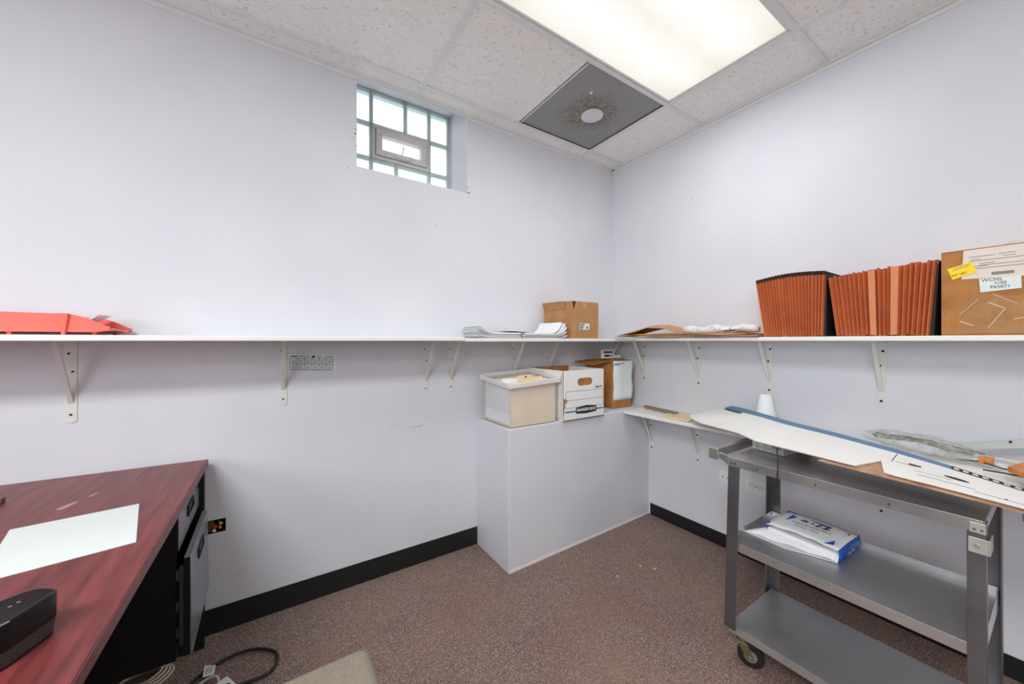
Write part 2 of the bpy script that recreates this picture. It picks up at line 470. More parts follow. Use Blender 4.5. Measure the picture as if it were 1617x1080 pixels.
# left side of the room, outside the view: a wide window added to brighten the room
struct('wall_left', wall_with_holes(MB(), 1, Y0 - .2, 0, -.1, 2.9, [(-4.3, -2.0, 1.25, 2.40)], X0 - .2, X0), M['wall_far'])
struct('wall_front', MB().box(X0 - .2, .2, Y0 - .2, Y0, -.1, 2.9), M['wall_far'])
w2 = struct('added_window', MB().box(X0 - .19, X0 - .15, -4.3, -2.0, 1.25, 1.29), M['white_plastic'])
for a in (-4.28, -3.15, -2.02):
    MB().box(X0 - .19, X0 - .15, a - .02, a + .02, 1.29, 2.40).build('mullion', M['white_plastic'], w2)
MB().box(X0 - .19, X0 - .15, -4.3, -2.0, 2.36, 2.40).build('head_rail', M['white_plastic'], w2)

# boxed-out ledge in the corner
led = struct('wall_ledge', MB().hexa([(-1.206, -.353, -.05), (0, -.326, -.05), (0, 0, -.05), (-1.206, 0, -.05)], [(-1.206, -.353, .750), (0, -.326, .750), (0, 0, .750), (-1.206, 0, .750)]), M['wall'], .004)

struct('baseboard_back', MB().hexa([(-2.9, -.0045, -.008), (-1.205, -.0045, -.008), (-1.205, 0, -.008), (-2.9, 0, -.008)],
       [(-2.9, -.004, .098), (-1.205, -.004, .096), (-1.205, 0, .096), (-2.9, 0, .098)]), M['black_base'])
struct('baseboard_right', MB().box(-.0045, 0, -3.4, -.342, -.02, .072), M['black_base'])

# ceiling: tiles between T bars
GX = [-.372 - 1.214 * i for i in range(4)]; GY = [-.113 - .6096 * i for i in range(11)]
edges_x = sorted([0.0, X0] + GX); edges_y = sorted([0.0, Y0] + [g for g in GY if g > Y0])
FIX = [(-.372 - .607, GY[1] - .3048), (-.372 - 1.214 * 2.5, GY[3] - .3048), (-.372 - 1.214 * 2.5, GY[6] - .3048), (-.372 - .607, GY[6] - .3048)]
VENT = (-.372 - .306, GY[0] - .3048)
def is_hole(x, y):
    return any(abs(x - fx) < .6 and abs(y - fy) < .3 for fx, fy in FIX)
cm = MB()
for x0, x1 in zip(edges_x, edges_x[1:]):
    for y0, y1 in zip(edges_y, edges_y[1:]):
        mx, my = (x0 + x1) / 2, (y0 + y1) / 2
        if is_hole(mx, my): continue
        xr = VENT[0] - .304 if (y0 < VENT[1] < y1 and x0 < VENT[0] < x1) else x1   # the grille takes the right half of its bay
        cm.box(x0 + .002, xr - .002, y0 + .002, y1 - .002, CZ + .004, CZ + .022)
ceil = struct('ceiling', cm, M['tile'])
# deck above the tiles keeps the daylight out
MB().box(X0, 0, Y0, 0, CZ + .30, CZ + .34).build('deck', M['wall'], ceil)
gm = MB()
for x in GX: gm.box(x - .012, x + .012, Y0, 0, CZ - .001, CZ + .004)
for y in GY:
    if y > Y0: gm.box(X0, 0, y - .012, y + .012, CZ - .002, CZ + .0035)
gm.build('grid_bars', M['grid'], ceil)
tm = MB()
tm.box(X0, -1e-3, -.022, 0, CZ - .003, CZ + .0035); tm.box(X0, WX0, -.004, 0, CZ - .022, CZ); tm.box(WX1, -1e-3, -.004, 0, CZ - .020, CZ)
tm.box(WX0, WX1, -.004, -.001, CZ - .010, CZ)
tm.box(-.022, 0, Y0, -1e-3, CZ - .003, CZ + .0035); tm.box(-.004, 0, Y0, -1e-3, CZ - .020, CZ)
tag(tm.build('trim_1', M['grid']), kind='structure')

# ceiling light fixtures
def fixture(x, y, label, mat, bright):
    t = thing('ceiling_light', (x, y, CZ), label, 'ceiling light', 'lay-in fluorescent ceiling lights')
    h = MB(); a, b = .607 - .014, .3048 - .014
    h.box(x - a, x + a, y - b, y - b + .012, CZ + .002, CZ + .09); h.box(x - a, x + a, y + b - .012, y + b, CZ + .002, CZ + .09)
    h.box(x - a, x - a + .012, y - b + .012, y + b - .012, CZ + .002, CZ + .09); h.box(x + a - .012, x + a, y - b + .012, y + b - .012, CZ + .002, CZ + .09)
    h.box(x - a, x + a, y - b, y + b, CZ + .09, CZ + .10)
    h.build('housing', M['grid'], t)
    MB().box(x - a + .012, x + a - .012, y - b + .012, y + b - .012, CZ + .006, CZ + .012).build('diffuser', mat, t)
    return t
fixture(*FIX[0], 'cream-glowing fluorescent ceiling panel beside the grey air grille', M['diffuser'], 0)
LP = ['fluorescent ceiling panel above the red desk by the left wall', 'fluorescent ceiling panel nearest the added window, on the left',
      'fluorescent ceiling panel nearest the added window, on the right']
for f, l in zip(FIX[1:], LP): fixture(*f, l, M['diffuser_bright'], 1)

# air return grille
vt = thing('air_grille', (VENT[0], VENT[1], CZ), 'grey perforated square ceiling air grille with a dusty ring', 'air grille')
a = .291
MB().box(VENT[0] - a, VENT[0] + a, VENT[1] - a, VENT[1] + a, CZ + .006, CZ + .009).build('perforated_panel', M['vent'], vt)
for nm, sg, mt in (('frame', -1, M['disc']), ('shadow_gap_frame', 1, M['screw'])):
    e = MB(); e.box(VENT[0] - a, VENT[0] + a, VENT[1] + sg * a - .003, VENT[1] + sg * a + .003, CZ + .003, CZ + .03)
    e.box(VENT[0] + sg * a - .003, VENT[0] + sg * a + .003, VENT[1] - a, VENT[1] + a, CZ + .003, CZ + .03)
    e.build(nm, mt, vt)
MB().cyl((VENT[0] + .02, VENT[1], CZ - .004), (VENT[0] + .02, VENT[1], CZ + .004), .064, n=40).build('damper_disc', M['disc'], vt)
MB().cyl((VENT[0] + .02, VENT[1], CZ - .007), (VENT[0] + .02, VENT[1], CZ - .002), .007, n=12).build('screw', M['white_plastic'], vt)
MB().cyl((VENT[0] - .13, VENT[1] - .14, CZ - .001), (VENT[0] - .13, VENT[1] - .14, CZ + .007), .008, n=12).build('rivet', M['disc'], vt)

def ring(mb, x0, x1, z0, z1, w, y0, y1):
    mb.box(x0, x1, y0, y1, z0, z0 + w); mb.box(x0, x1, y0, y1, z1 - w, z1)
    mb.box(x0, x0 + w, y0, y1, z0 + w, z1 - w); mb.box(x1 - w, x1, y0, y1, z0 + w, z1 - w)
    return mb
# glass block window
GYW = .25; GT = .085
win = struct('window_1', MB().box(WX0, WX1, GYW + .02, GYW + .03, WZ0, WZ0 + .006), M['mortar'])
colsT = [(-1.889, -1.768), (-1.763, -1.569), (-1.564, -1.419), (-1.414, -1.289)]
blocks = []
for c in colsT: blocks.append((*c, 2.475, 2.668))
blocks += [(-1.889, -1.768, 2.276, 2.470), (-1.414, -1.289, 2.276, 2.470)]
for c in [(-1.889, -1.768), (-1.763, -1.624), (-1.619, -1.419), (-1.414, -1.289)]: blocks.append((*c, 2.104, 2.271))
for b in blocks:
    MB().box(b[0] + .0096, b[1] - .0096, GYW, GYW + .030, b[2] + .0096, b[3] - .0096).build('glass_block', M['glass_block'], win)
    rg = ring(MB(), b[0] + .0015, b[1] - .0015, b[2] + .0015, b[3] - .0015, .008, GYW - .0035, GYW + .012).build('block_edge', M['block_edge'], win)
mo = MB(); g0, g1 = GYW - .003, GYW + .030
for x in (-1.7655, -1.4165): mo.box(x - .0035, x + .0035, g0, g1, WZ0, WZ1)
mo.box(-1.569, -1.564, g0, g1, 2.472, WZ1); mo.box(-1.6235, -1.6195, g0, g1, WZ0, 2.274)
for z in (2.4725, 2.2735): mo.box(WX0, WX1, g0, g1, z - .0035, z + .0035)
mo.box(-1.289, WX1, GYW, g1, WZ0, WZ1); mo.box(WX0, WX1, g0, g1, 2.668, WZ1)
mo.build('mortar', M['mortar'], win)
vf = ring(MB(), -1.762, -1.421, 2.277, 2.469, .018, GYW - .018, GYW + .06).build('vent_frame', M['vinyl'], win, bevel=.002)
sash = ring(MB(), -1.742, -1.441, 2.297, 2.449, .034, GYW - .030, GYW + .02).build('sash', M['vinyl'], win, bevel=.003)
MB().box(-1.709, -1.474, GYW - .006, GYW + .0, 2.330, 2.416).build('pane', M['frost'], sash)
MB().box(-1.64, -1.55, GYW - .048, GYW - .028, 2.300, 2.322).build('latch', M['vinyl'], sash, bevel=.003)
MB().tube([(-1.60, GYW - .045, 2.318), (-1.595, GYW - .05, 2.34), (-1.588, GYW - .045, 2.372)], .0035).build('crank', M['alu'], sash)

ch = MB(); rc = random.Random(8)
for x, z, r_ in ((-1.893, 2.285, .004), (-1.896, 2.262, .005), (-1.911, 2.235, .003), (-1.894, 2.20, .003), (-1.271, 2.134, .004), (-1.263, 2.103, .007), (-1.259, 2.082, .004), (-1.47, 1.877, .003), (-1.93, 2.08, .003)):
    ch.prism([(x + r_ * rc.uniform(.5, 1.1) * math.cos(a), -.0001, z + r_ * rc.uniform(.5, 1.1) * math.sin(a)) for a in [2 * PI * i / 7 for i in range(7)]], (0, -.0006, 0))
tag(ch.build('trim_2', M['slot']), kind='structure')

# crumbling white plaster line at the foot of the ledge, faint pencil and scuff lines on the wall
pm = MB(); rp_ = random.Random(12); top_ = []; 
for i in range(41):
    u = i / 40; x = -1.206 * (1 - u) - .01 * u; yb = -.353 + .027 * u
    top_.append([(x, yb - .0028, -.010), (x, yb - .0012, .002 + rp_.uniform(0, .012) * (1 - .5 * u))])
pm.surf(top_, .0012, (0, 1, 0)); tag(pm.build('trim_3', M['plaster']), kind='structure')
sm = MB()
for (x0, z0, x1, z1, w_) in ((-1.97, 1.078, -1.90, 1.079, .0016), (-1.89, 1.079, -1.80, 1.080, .0012), (-1.62, .742, -1.545, .748, .006), (-1.55, .79, -1.51, .792, .002), (-1.74, .765, -1.66, .768, .002), (-2.40, .20, -2.36, .215, .002)):
    sm.prism([(x0, -.0001, z0), (x1, -.0001, z1), (x1, -.0001, z1 + w_), (x0 + .004, -.0001, z0 + w_ * .6)], (0, -.0004, 0))
tag(sm.build('trim_4', M['smudge']), kind='structure')

# ------------------------------------------------------------------ shelves
def board(name, x0, x1, y0, y1, z0, z1, label):
    return tag(MB().box(x0, x1, y0, y1, z0, z1).build(name, M['shelf'], bevel=.003), label, 'shelf')
ZA, ZR, ZB, ZL = 1.238, 1.234, 1.238, .753
board('wall_shelf', X0 + .002, -1.432, -.30, -.001, 1.219, ZA, 'long white shelf board on the back wall carrying the red tray')
board('wall_shelf', -1.431, -.001, -.30, -.001, 1.215, ZR, 'shorter white shelf board running into the corner, holding the paper pile')
board('wall_shelf', -.30, -.001, -2.75, -.3005, 1.219, ZB, 'upper white shelf board on the right wall, below the rust-coloured files')
board('wall_shelf', -.284, -.001, -2.75, -.339, .734, ZL, 'lower white shelf board on the right wall, reaching behind the steel cart')

# brackets: a flat wall plate, an arm under the board and a diagonal brace
def make_bracket(loc, label, normal):
    """built at the wall; normal -y (back wall) or -x (right wall)"""
    t = thing('shelf_bracket', loc, label, 'shelf bracket', 'white metal brackets under the shelves')
    def m(u, d, z):   # u along the wall, d out of the wall
        return (loc[0] + u, loc[1] - d, loc[2] + z) if normal == 'y' else (loc[0] - d, loc[1] + u, loc[2] + z)
    w = .0155
    pts = [(-w, 0), (w, 0), (w, -.286)] + [(w * math.cos(a), -.286 - .009 * math.sin(a)) for a in [PI * i / 6 for i in range(1, 6)]] + [(-w, -.286)]
    d0 = m(0, 0, 0); d1 = m(0, .003, 0); dv = Vector(d1) - Vector(d0)
    MB().prism([m(u, 0, z) for u, z in pts], dv).build('wall_plate', M['bracket'], t, bevel=.0007)
    A = MB(); A.hexa([m(-w, .0035, -.003), m(w, .0035, -.003), m(w, .25, -.003), m(-w, .25, -.003)], [m(-w, .0035, 0), m(w, .0035, 0), m(w, .25, 0), m(-w, .25, 0)])
    A.build('arm', M['bracket'], t)
    B = MB(); wb = .007
    B.hexa([m(-wb, .0035, -.225), m(wb, .0035, -.225), m(wb, .0035, -.205), m(-wb, .0035, -.205)],
           [m(-wb, .128, -.004), m(wb, .128, -.004), m(wb, .112, -.004), m(-wb, .112, -.004)])
    B.build('brace', M['bracket'], t, bevel=.001)
    for u, z in ((-.005, -.045), (.005, -.110), (0, -.265)):
        MB().cyl(m(u, .0025, z), m(u, .0045, z), .0038 if normal == 'y' else .0052, n=12).build('screw', M['screw' if normal == 'y' else 'slot'], t)
    return t
bA = make_bracket((-2.853, 0, 1.219), 'bracket on the back wall under the red letter tray', 'y')
for x, z, l in [(-2.205, 1.219, 'bracket on the back wall touching the small taped calendar'),
                (-1.53, 1.219, 'bracket on the back wall left of the joint between the two shelf boards'),
                (-1.38, 1.219, 'bracket on the back wall right under the joint between the two shelf boards'),
                (-.945, 1.215, 'bracket on the back wall above the frosted plastic bin'),
                (-.665, 1.215, 'bracket on the back wall above the white storage box'),
                (-.079, 1.215, 'bracket on the back wall closest to the room corner')]:
    dup(bA, (x, 0, z), l)
bB = make_bracket((0, -.292, 1.219), 'upper right-wall bracket closest to the room corner', 'x')
for y, z, l in [(-.691, 1.219, 'upper right-wall bracket under the flattened brown cardboard'),
                (-1.085, 1.219, 'upper right-wall bracket under the dark-edged rust file, above the foam cups'),
                (-1.521, 1.219, 'upper right-wall bracket under the lighter-striped rust file, above the clear plastic bag'),
                (-.352, .734, 'lower right-wall bracket beside the boxed-out ledge'),
                (-.687, .734, 'lower right-wall bracket just left of the steel cart handle'),
                (-1.521, .734, 'lower right-wall bracket whose foot shows between the cart shelves')]:
    dup(bB, (0, y, z), l)

# ------------------------------------------------------------------ things on the upper back shelf
# red letter tray
rt_ = thing('letter_tray', (-2.87, -.15, ZA), 'coral red plastic letter tray lying on the left of the long shelf', 'letter tray')
def tray_side(y0, y1):
    prof = [(-3.10, .009), (-3.10, .070), (-2.785, .066)]
    for i in range(1, 9):
        a = i / 8; prof.append((-2.785 + .085 * a, .066 - .036 * a ** 1.6))
    prof += [(-2.690, .028), (-2.692, .016), (-2.73, .009)]
    return MB().prism([(x, y0, ZA + z) for x, z in prof], (0, y1 - y0, 0))
tray_side(-.262, -.258).build('side_wall', M['red_plastic'], rt_, bevel=.0008)
tray_side(-.028, -.024).build('side_wall', M['red_plastic'], rt_, bevel=.0008)
MB().box(-3.10, -2.72, -.258, -.028, ZA + .009, ZA + .013).build('tray_floor', M['red_plastic'], rt_)
MB().surf([[(-2.72, y, ZA + .012), (-2.695, y, ZA + .018), (-2.68 - .02 * abs((y + .143) / .115) ** 2, y, ZA + .027 - .012 * (1 - abs((y + .143) / .115)))] for y in [-.258 + .023 * i for i in range(11)]], .003).build('front_lip', M['red_plastic'], rt_, smooth=True)
for x in (-2.79,):
    MB().hexa([(x - .003, -.268, ZA), (x + .004, -.268, ZA), (x + .004, -.258, ZA), (x - .003, -.258, ZA)], [(x - .013, -.271, ZA + .067), (x + .012, -.271, ZA + .067), (x + .012, -.258, ZA + .067), (x - .013, -.258, ZA + .067)]).build('stacking_post', M['red_plastic'], rt_, bevel=.001)
for x, y in ((-2.90, -.25), (-2.73, -.05), (-3.05, -.05), (-2.73, -.24)):
    MB().hexa([(x - .003, y - .003, ZA), (x + .003, y - .003, ZA), (x + .003, y + .003, ZA), (x - .003, y + .003, ZA)], [(x - .006, y - .006, ZA + .012), (x + .006, y - .006, ZA + .012), (x + .006, y + .006, ZA + .012), (x - .006, y + .006, ZA + .012)]).build('foot', M['red_plastic'], rt_)
tag(MB().surf([[(-3.0 + .026 * i, y, ZA + .0165 + max(0, i - 5) ** 1.6 * .0042 * (1 if y > -.2 else .7)) for i in range(11)] for y in (-.22, -.16, -.1, -.05)], .0012).build('paper_sheet', M['paper'], smooth=True),
    'white paper sheet curling up inside the red letter tray', 'paper')

# pile of loose papers: two stacks, each one thing made of sheets too many to count
def paper_pile(x0, x1, y0, y1, z, n, curl_l, curl_r, label, seed):
    rnd = random.Random(seed); m = MB()
    for k in range(n):
        zz = z + k * .0024; dx = rnd.uniform(-.014, .014); dy = rnd.uniform(-.010, .010); f = (.15 + .85 * (k / (n - 1)) ** 1.1) * rnd.uniform(.85, 1.1)
        rows = []
        for y in (y0 + dy, (y0 + y1) / 2 + dy, y1 + dy):
            r = []
            for i in range(17):
                u = i / 16; c = curl_l * max(0, (.34 - u) / .34) ** 2 + curl_r * max(0, (u - .66) / .34) ** 1.7
                r.append((x0 + dx + (x1 - x0) * u - curl_r * .45 * f * max(0, (u - .7) / .3) ** 2, y, zz + c * f))
            rows.append(r)
        m.surf(rows, .0021)
    return tag(m.build('paper_pile', M['paper'], smooth=False), label, 'paper pile')
paper_pile(-1.345, -1.085, -.287, -.075, ZR + .002, 13, .034, .0, 'left half of the loose white paper pile, with one upturned left edge', 2)
paper_pile(-1.06, -.735, -.289, -.07, ZR + .002, 13, .0, .066, 'right half of the loose paper pile, curled up against the brown carton', 5)
tag(MB().surf([[(-1.20 + .05 * i, y, ZR + .0380 + .003 * math.sin(i)) for i in range(6)] for y in (-.26, -.16, -.06)], .001).build('paper_sheet', M['paper']),
    'single white paper sheet bridging the two loose paper piles', 'paper')

# brown carton in the corner of the upper shelf
def carton(name, x0, x1, y0, y1, z0, z1, mat, label, t=.004, open_top=True):
    r = thing(name, ((x0 + x1) / 2, (y0 + y1) / 2, z0), label, 'cardboard box')
    m = MB()
    m.box(x0, x1, y0, y1, z0, z0 + t)
    m.box(x0, x1, y0, y0 + t, z0 + t, z1); m.box(x0, x1, y1 - t, y1, z0 + t, z1)
    m.box(x0, x0 + t, y0 + t, y1 - t, z0 + t, z1); m.box(x1 - t, x1, y0 + t, y1 - t, z0 + t, z1)
    m.build('body', mat, r, bevel=.0015)
    return r
cx0, cx1, cy0, cy1, cz1 = -.693, -.462, -.283, -.012, 1.468
c1 = carton('cardboard_box', cx0, cx1, cy0, cy1, ZR, cz1, M['card'], 'battered brown carton standing on the shelf in the room corner')
# top flaps, folded inwards and slightly sprung
MB().surf([[(cx0, cy0 + .035, cz1), (cx0 + .05, cy0 + .05, cz1 + .006), (cx0 + .11, cy0 + .05, cz1 + .004)], [(cx0, cy1, cz1), (cx0 + .05, cy1, cz1 + .008), (cx0 + .11, cy1, cz1 + .004)]], .003).build('flap', M['card'], c1)
MB().surf([[(cx1, cy0 + .02, cz1), (cx1 - .05, cy0 + .02, cz1 + .003), (cx1 - .115, cy0 + .02, cz1 + .002)], [(cx1, cy1, cz1), (cx1 - .05, cy1, cz1 + .003), (cx1 - .115, cy1, cz1 + .002)]], .003).build('flap', M['card'], c1)
MB().surf([[(cx0 - .014, cy0 + .06, cz1 + .002), (cx0 - .001, cy0 + .06, cz1 - .045)], [(cx0 - .022, cy1, cz1 + .004), (cx0 - .001, cy1, cz1 - .045)]], .0025, (-1, 0, 0)).build('torn_edge', M['card'], c1)
y = cy0
MB().face([(0, 0, 0), (0, 0, 1e-4), (0, 1e-4, 0)]) if False else None
decal([(cx0 + .003, y, cz1 - .002), (cx0 + .012, y, cz1 - .050), (cx0 + .022, y, cz1 - .030), (cx0 + .030, y, cz1 - .002)], M['slot'], c1, 'tear', .0008, (0, -1, 0))
decal([(cx0 + .035, y, ZR + .004), (cx1 - .02, y, ZR + .004), (cx1 - .02, y, cz1 - .004), (cx0 + .035, y, cz1 - .004)], M['tape'], c1, 'packing_tape', .0010, (0, -1, 0))
decal([(cx0 + .085, y, cz1 - .045), (cx0 + .125, y, cz1 - .045), (cx0 + .125, y, cz1 - .004), (cx0 + .085, y, cz1 - .004)], M['card3'], c1, 'patch', .0016, (0, -1, 0))
lb = decal([(cx0 + .062, y, ZR + .055), (cx0 + .148, y, ZR + .055), (cx0 + .148, y, ZR + .096), (cx0 + .062, y, ZR + .096)], M['label_white'], c1, 'shipping_label', .0016, (0, -1, 0))
lb['label'] = 'small white shipping label'
for k, (a0, a1, zz) in enumerate([(.066, .105, .090), (.066, .100, .083), (.066, .094, .074), (.066, .094, .068), (.066, .088, .061)]):
    decal([(cx0 + a0, y, ZR + zz - .0022), (cx0 + a1, y, ZR + zz - .0022), (cx0 + a1, y, ZR + zz + .0018), (cx0 + a0, y, ZR + zz + .0018)], M['ink'], lb, 'printed_line', .0020, (0, -1, 0))
MB().cyl((cx0 + .128, y - .0016, ZR + .069), (cx0 + .128, y - .0021, ZR + .069), .009, n=20).build('round_mark', M['grey_ink'], lb)
decal([(cx0, cy0 + .20, ZR + .035), (cx0, cy0 + .13, ZR + .035), (cx0, cy0 + .13, ZR + .085), (cx0, cy0 + .20, ZR + .085)], M['card2'], c1, 'printed_square', .0012, (-1, 0, 0))

# ------------------------------------------------------------------ boxes on the ledge
PZ = .7505
# frosted bin
bx0, bx1, by0, by1, bz1 = -1.196, -.862, -.350, -.052, .990
bn = thing('plastic_bin', ((bx0 + bx1) / 2, (by0 + by1) / 2, PZ), 'frosted translucent plastic bin full of cream folders on the ledge', 'plastic bin')
def shellbox(x0, x1, y0, y1, z0, z1, t, taper):
    m = MB()
    def L(d, z, k=1): 
        e = taper * (1 - (z - z0) / (z1 - z0))
        return [m.bm.verts.new(p) for p in [(x0 + d + e, y0 + d + e, z), (x1 - d - e, y0 + d + e, z), (x1 - d - e, y1 - d - e, z), (x0 + d + e, y1 - d - e, z)]]
    o0, o1, i1, i0 = L(0, z0), L(0, z1), L(t, z1), L(t, z0 + t)
    for a, b in ((o0, o1), (o1, i1), (i1, i0)):
        for k in range(4): m.bm.faces.new((a[k], a[(k + 1) % 4], b[(k + 1) % 4], b[k]))
    m.bm.faces.new(o0[::-1]); m.bm.faces.new(i0)
    return m
shellbox(bx0, bx1, by0, by1, PZ, bz1 - .012, .003, .008).build('tub', M['bin'], bn, bevel=.004)
rm = MB(); 
for (a0, a1, b0, b1) in ((bx0 - .012, bx1 + .012, by0 - .012, by0), (bx0 - .012, bx1 + .012, by1, by1 + .012), (bx0 - .012, bx0, by0, by1), (bx1, bx1 + .012, by0, by1)):
    rm.box(a0, a1, b0, b1, bz1 - .026, bz1)
rm.build('rim', M['bin_rim'], bn, bevel=.004)
# folders inside: each hanging against the next
fb = thing('folder_stack', (bx0 + .17, by0 + .15, PZ + .006), 'block of cream manila folders packed inside the frosted bin', 'folders')
fm = MB(); rnd = random.Random(3)
for k in range(22):
    yy = by0 + .0115 + k * .0117
    fm.box(bx0 + .014, bx1 - .014, yy, yy + .009, PZ + .006, bz1 - .022 + rnd.uniform(-.006, .008))
fm.build('folders', M['cream'], fb)
MB().prism([(bx0 + .075, by0 + .035, bz1 - .02), (bx0 + .20, by0 + .035, bz1 - .02), (bx0 + .165, by0 + .037, bz1 + .020), (bx0 + .155, by0 + .037, bz1 + .026), (bx0 + .075, by0 + .037, bz1 + .028)], (0, .002, 0)).build('folder_tab', M['manila'], fb)
MB().prism([(bx0 + .012, by0 + .10, bz1 - .02), (bx0 + .12, by0 + .06, bz1 - .02), (bx0 + .12, by0 + .061, bz1 + .008), (bx0 + .012, by0 + .10, bz1 + .006)], (0, .002, 0)).build('white_sheet', M['paper'], fb)
MB().box(bx0 + .0085, bx0 + .0125, by0 + .02, by1 - .02, PZ + .02, bz1 - .03).build('side_sheet', M['paper'], fb)
MB().cyl((bx0 + .128, by0 + .0365, bz1 + .017), (bx0 + .128, by0 + .0345, bz1 + .017), .005, n=12).build('fastener', M['brown_trim'], fb)

# the tub's rim bows: its front corner sits lowest
for o in [c for r in (bn, fb) for c in r.children]:
    b0 = parent_world(o.parent)
    for v in o.data.vertices:
        p = v.co + b0; k = max(0, (p.z - PZ) / (bz1 - PZ)) ** 2
        v.co.z += k * (.030 * (p.y - by0) / (by1 - by0) + .020 * (p.x - bx0) / (bx1 - bx0))

# white storage box with hand hole
sx0, sx1, sy0, sy1, sz1 = -.834, -.500, -.362, -.035, 1.044
sb = thing('storage_box', ((sx0 + sx1) / 2, -.156, PZ), 'white banker-style file box with an oval hand hole, between bin and brown carton', 'file box')
t = .004; m = MB()
m.box(sx0, sx1, sy0, sy1, PZ, PZ + t)
# front panel with an oval hole
hx, hz, hw, hh = (sx0 + sx1) / 2 + .008, PZ + .222, .062, .023
oval = []
for i in range(24):
    a = 2 * PI * i / 24; cxx = hw - hh
    oval.append((hx + (cxx if math.cos(a) > 0 else -cxx) + hh * math.cos(a), hz + hh * math.sin(a)))
rectp = []
for i in range(24):
    a = 2 * PI * i / 24; ca, sa = math.cos(a), math.sin(a)
    k = min((sx1 - hx if ca > 0 else hx - sx0) / max(abs(ca), 1e-6), (sz1 - hz if sa > 0 else hz - PZ) / max(abs(sa), 1e-6))
    rectp.append((hx + k * ca, hz + k * sa))
# include true corners
def ring_panel(m, y0, y1):
    vo = {}
    for yy in (y0, y1):
        I = [m.bm.verts.new((p[0], yy, p[1])) for p in oval]; O = [m.bm.verts.new((p[0], yy, p[1])) for p in rectp]; vo[yy] = (I, O)
        for i in range(24): m.bm.faces.new((I[i], I[(i + 1) % 24], O[(i + 1) % 24], O[i]))
        for cxx, czz in ((sx0, PZ), (sx1, PZ), (sx1, sz1), (sx0, sz1)):
            for i in range(24):
                a, b = rectp[i], rectp[(i + 1) % 24]
                onx = abs(a[0] - cxx) < 1e-6 or abs(b[0] - cxx) < 1e-6; onz = abs(a[1] - czz) < 1e-6 or abs(b[1] - czz) < 1e-6
                if onx and onz and not (abs(a[0] - b[0]) < 1e-6 or abs(a[1] - b[1]) < 1e-6):
                    m.bm.faces.new((O[i], O[(i + 1) % 24], m.bm.verts.new((cxx, yy, czz))))
    (I0, O0), (I1, O1) = vo[y0], vo[y1]
    for i in range(24): m.bm.faces.new((I0[i], I0[(i + 1) % 24], I1[(i + 1) % 24], I1[i]))
ring_panel(m, sy0, sy0 + t)
m.box(sx0, sx1, sy1 - t, sy1, PZ + t, sz1); m.box(sx0, sx0 + t, sy0 + t, sy1 - t, PZ + t, sz1); m.box(sx1 - t, sx1, sy0 + t, sy1 - t, PZ + t, sz1)
m.build('body', M['board_white'], sb)
m = MB(); m.box(sx0 + .005, sx1 - .005, sy0 + .0055, sy0 + .008, PZ + .006, sz1 - .004); m.box(sx0 + .005, sx1 - .005, sy1 - .008, sy1 - .005, PZ + .006, sz1 + .004)
m.box(sx0 + .005, sx0 + .008, sy0 + .01, sy1 - .01, PZ + .006, sz1 - .003)
m.build('liner', M['card2'], sb)
MB().surf([[(sx0 - .001, sy0 + .01, sz1 - .002), (sx0 - .010, sy0 + .012, sz1 - .05), (sx0 - .008, sy0 + .01, PZ + .02)], [(sx0 - .001, sy1, sz1 - .002), (sx0 - .012, sy1, sz1 - .05), (sx0 - .008, sy1, PZ + .02)]], .003, (-1, 0, 0)).build('side_flap', M['board_white'], sb)
def fq(x0, x1, z0, z1, mat, name, lift=.0008): return decal([(x0, sy0, z0), (x1, sy0, z0), (x1, sy0, z1), (x0, sy0, z1)], mat, sb, name, lift, (0, -1, 0))
for zz in (.170, .118, .072): fq(sx0 + .02, sx1 - .008, PZ + zz - .001, PZ + zz + .001, M['grey_ink'], 'printed_line')
fq(sx0 + .019, sx0 + .021, PZ + .118, PZ + .170, M['grey_ink'], 'printed_line'); fq(sx1 - .010, sx1 - .008, PZ + .072, PZ + .170, M['grey_ink'], 'printed_line')
fq(sx0 + .012, sx0 + .10, PZ + .046, PZ + .055, M['blue_ink'], 'blue_stripe'); fq(sx1 - .070, sx1 - .004, PZ + .046, PZ + .055, M['blue_ink'], 'blue_stripe')
fq(sx1 - .075, sx1 - .040, PZ + .180, PZ + .190, M['blue_ink'], 'printed_mark'); fq(sx1 - .034, sx1 - .012, PZ + .182, PZ + .190, M['grey_ink'], 'printed_mark')
lx = (sx0 + sx1) / 2 + .016
plq = [(lx - .085, PZ + .036), (lx, PZ + .030), (lx + .085, PZ + .036), (lx + .085, PZ + .072), (lx, PZ + .080), (lx - .085, PZ + .072)]
decal([(a, sy0, b) for a, b in plq], M['ink'], sb, 'name_plate', .0012, (0, -1, 0))
text('BANKERS BOX', .0235, (lx, sy0, PZ + .0545), (1, 0, 0), (0, 0, 1), M['white_ink'], sb, 'lettering', .0018, bold=.0006)
decal([(sx0 + .002, sy0, PZ + .085), (sx0 + .022, sy0, PZ + .105), (sx0 + .032, sy0, PZ + .118), (sx0 + .012, sy0, PZ + .130), (sx0 + .002, sy0, PZ + .132)], M['card2'], sb, 'torn_patch', .0012, (0, -1, 0))
decal([(sx0 + .002, sy0, PZ + .030), (sx0 + .007, sy0, PZ + .060), (sx0 + .017, sy0, PZ + .090), (sx0 + .002, sy0, PZ + .090)], M['card2'], sb, 'torn_patch', .0012, (0, -1, 0))

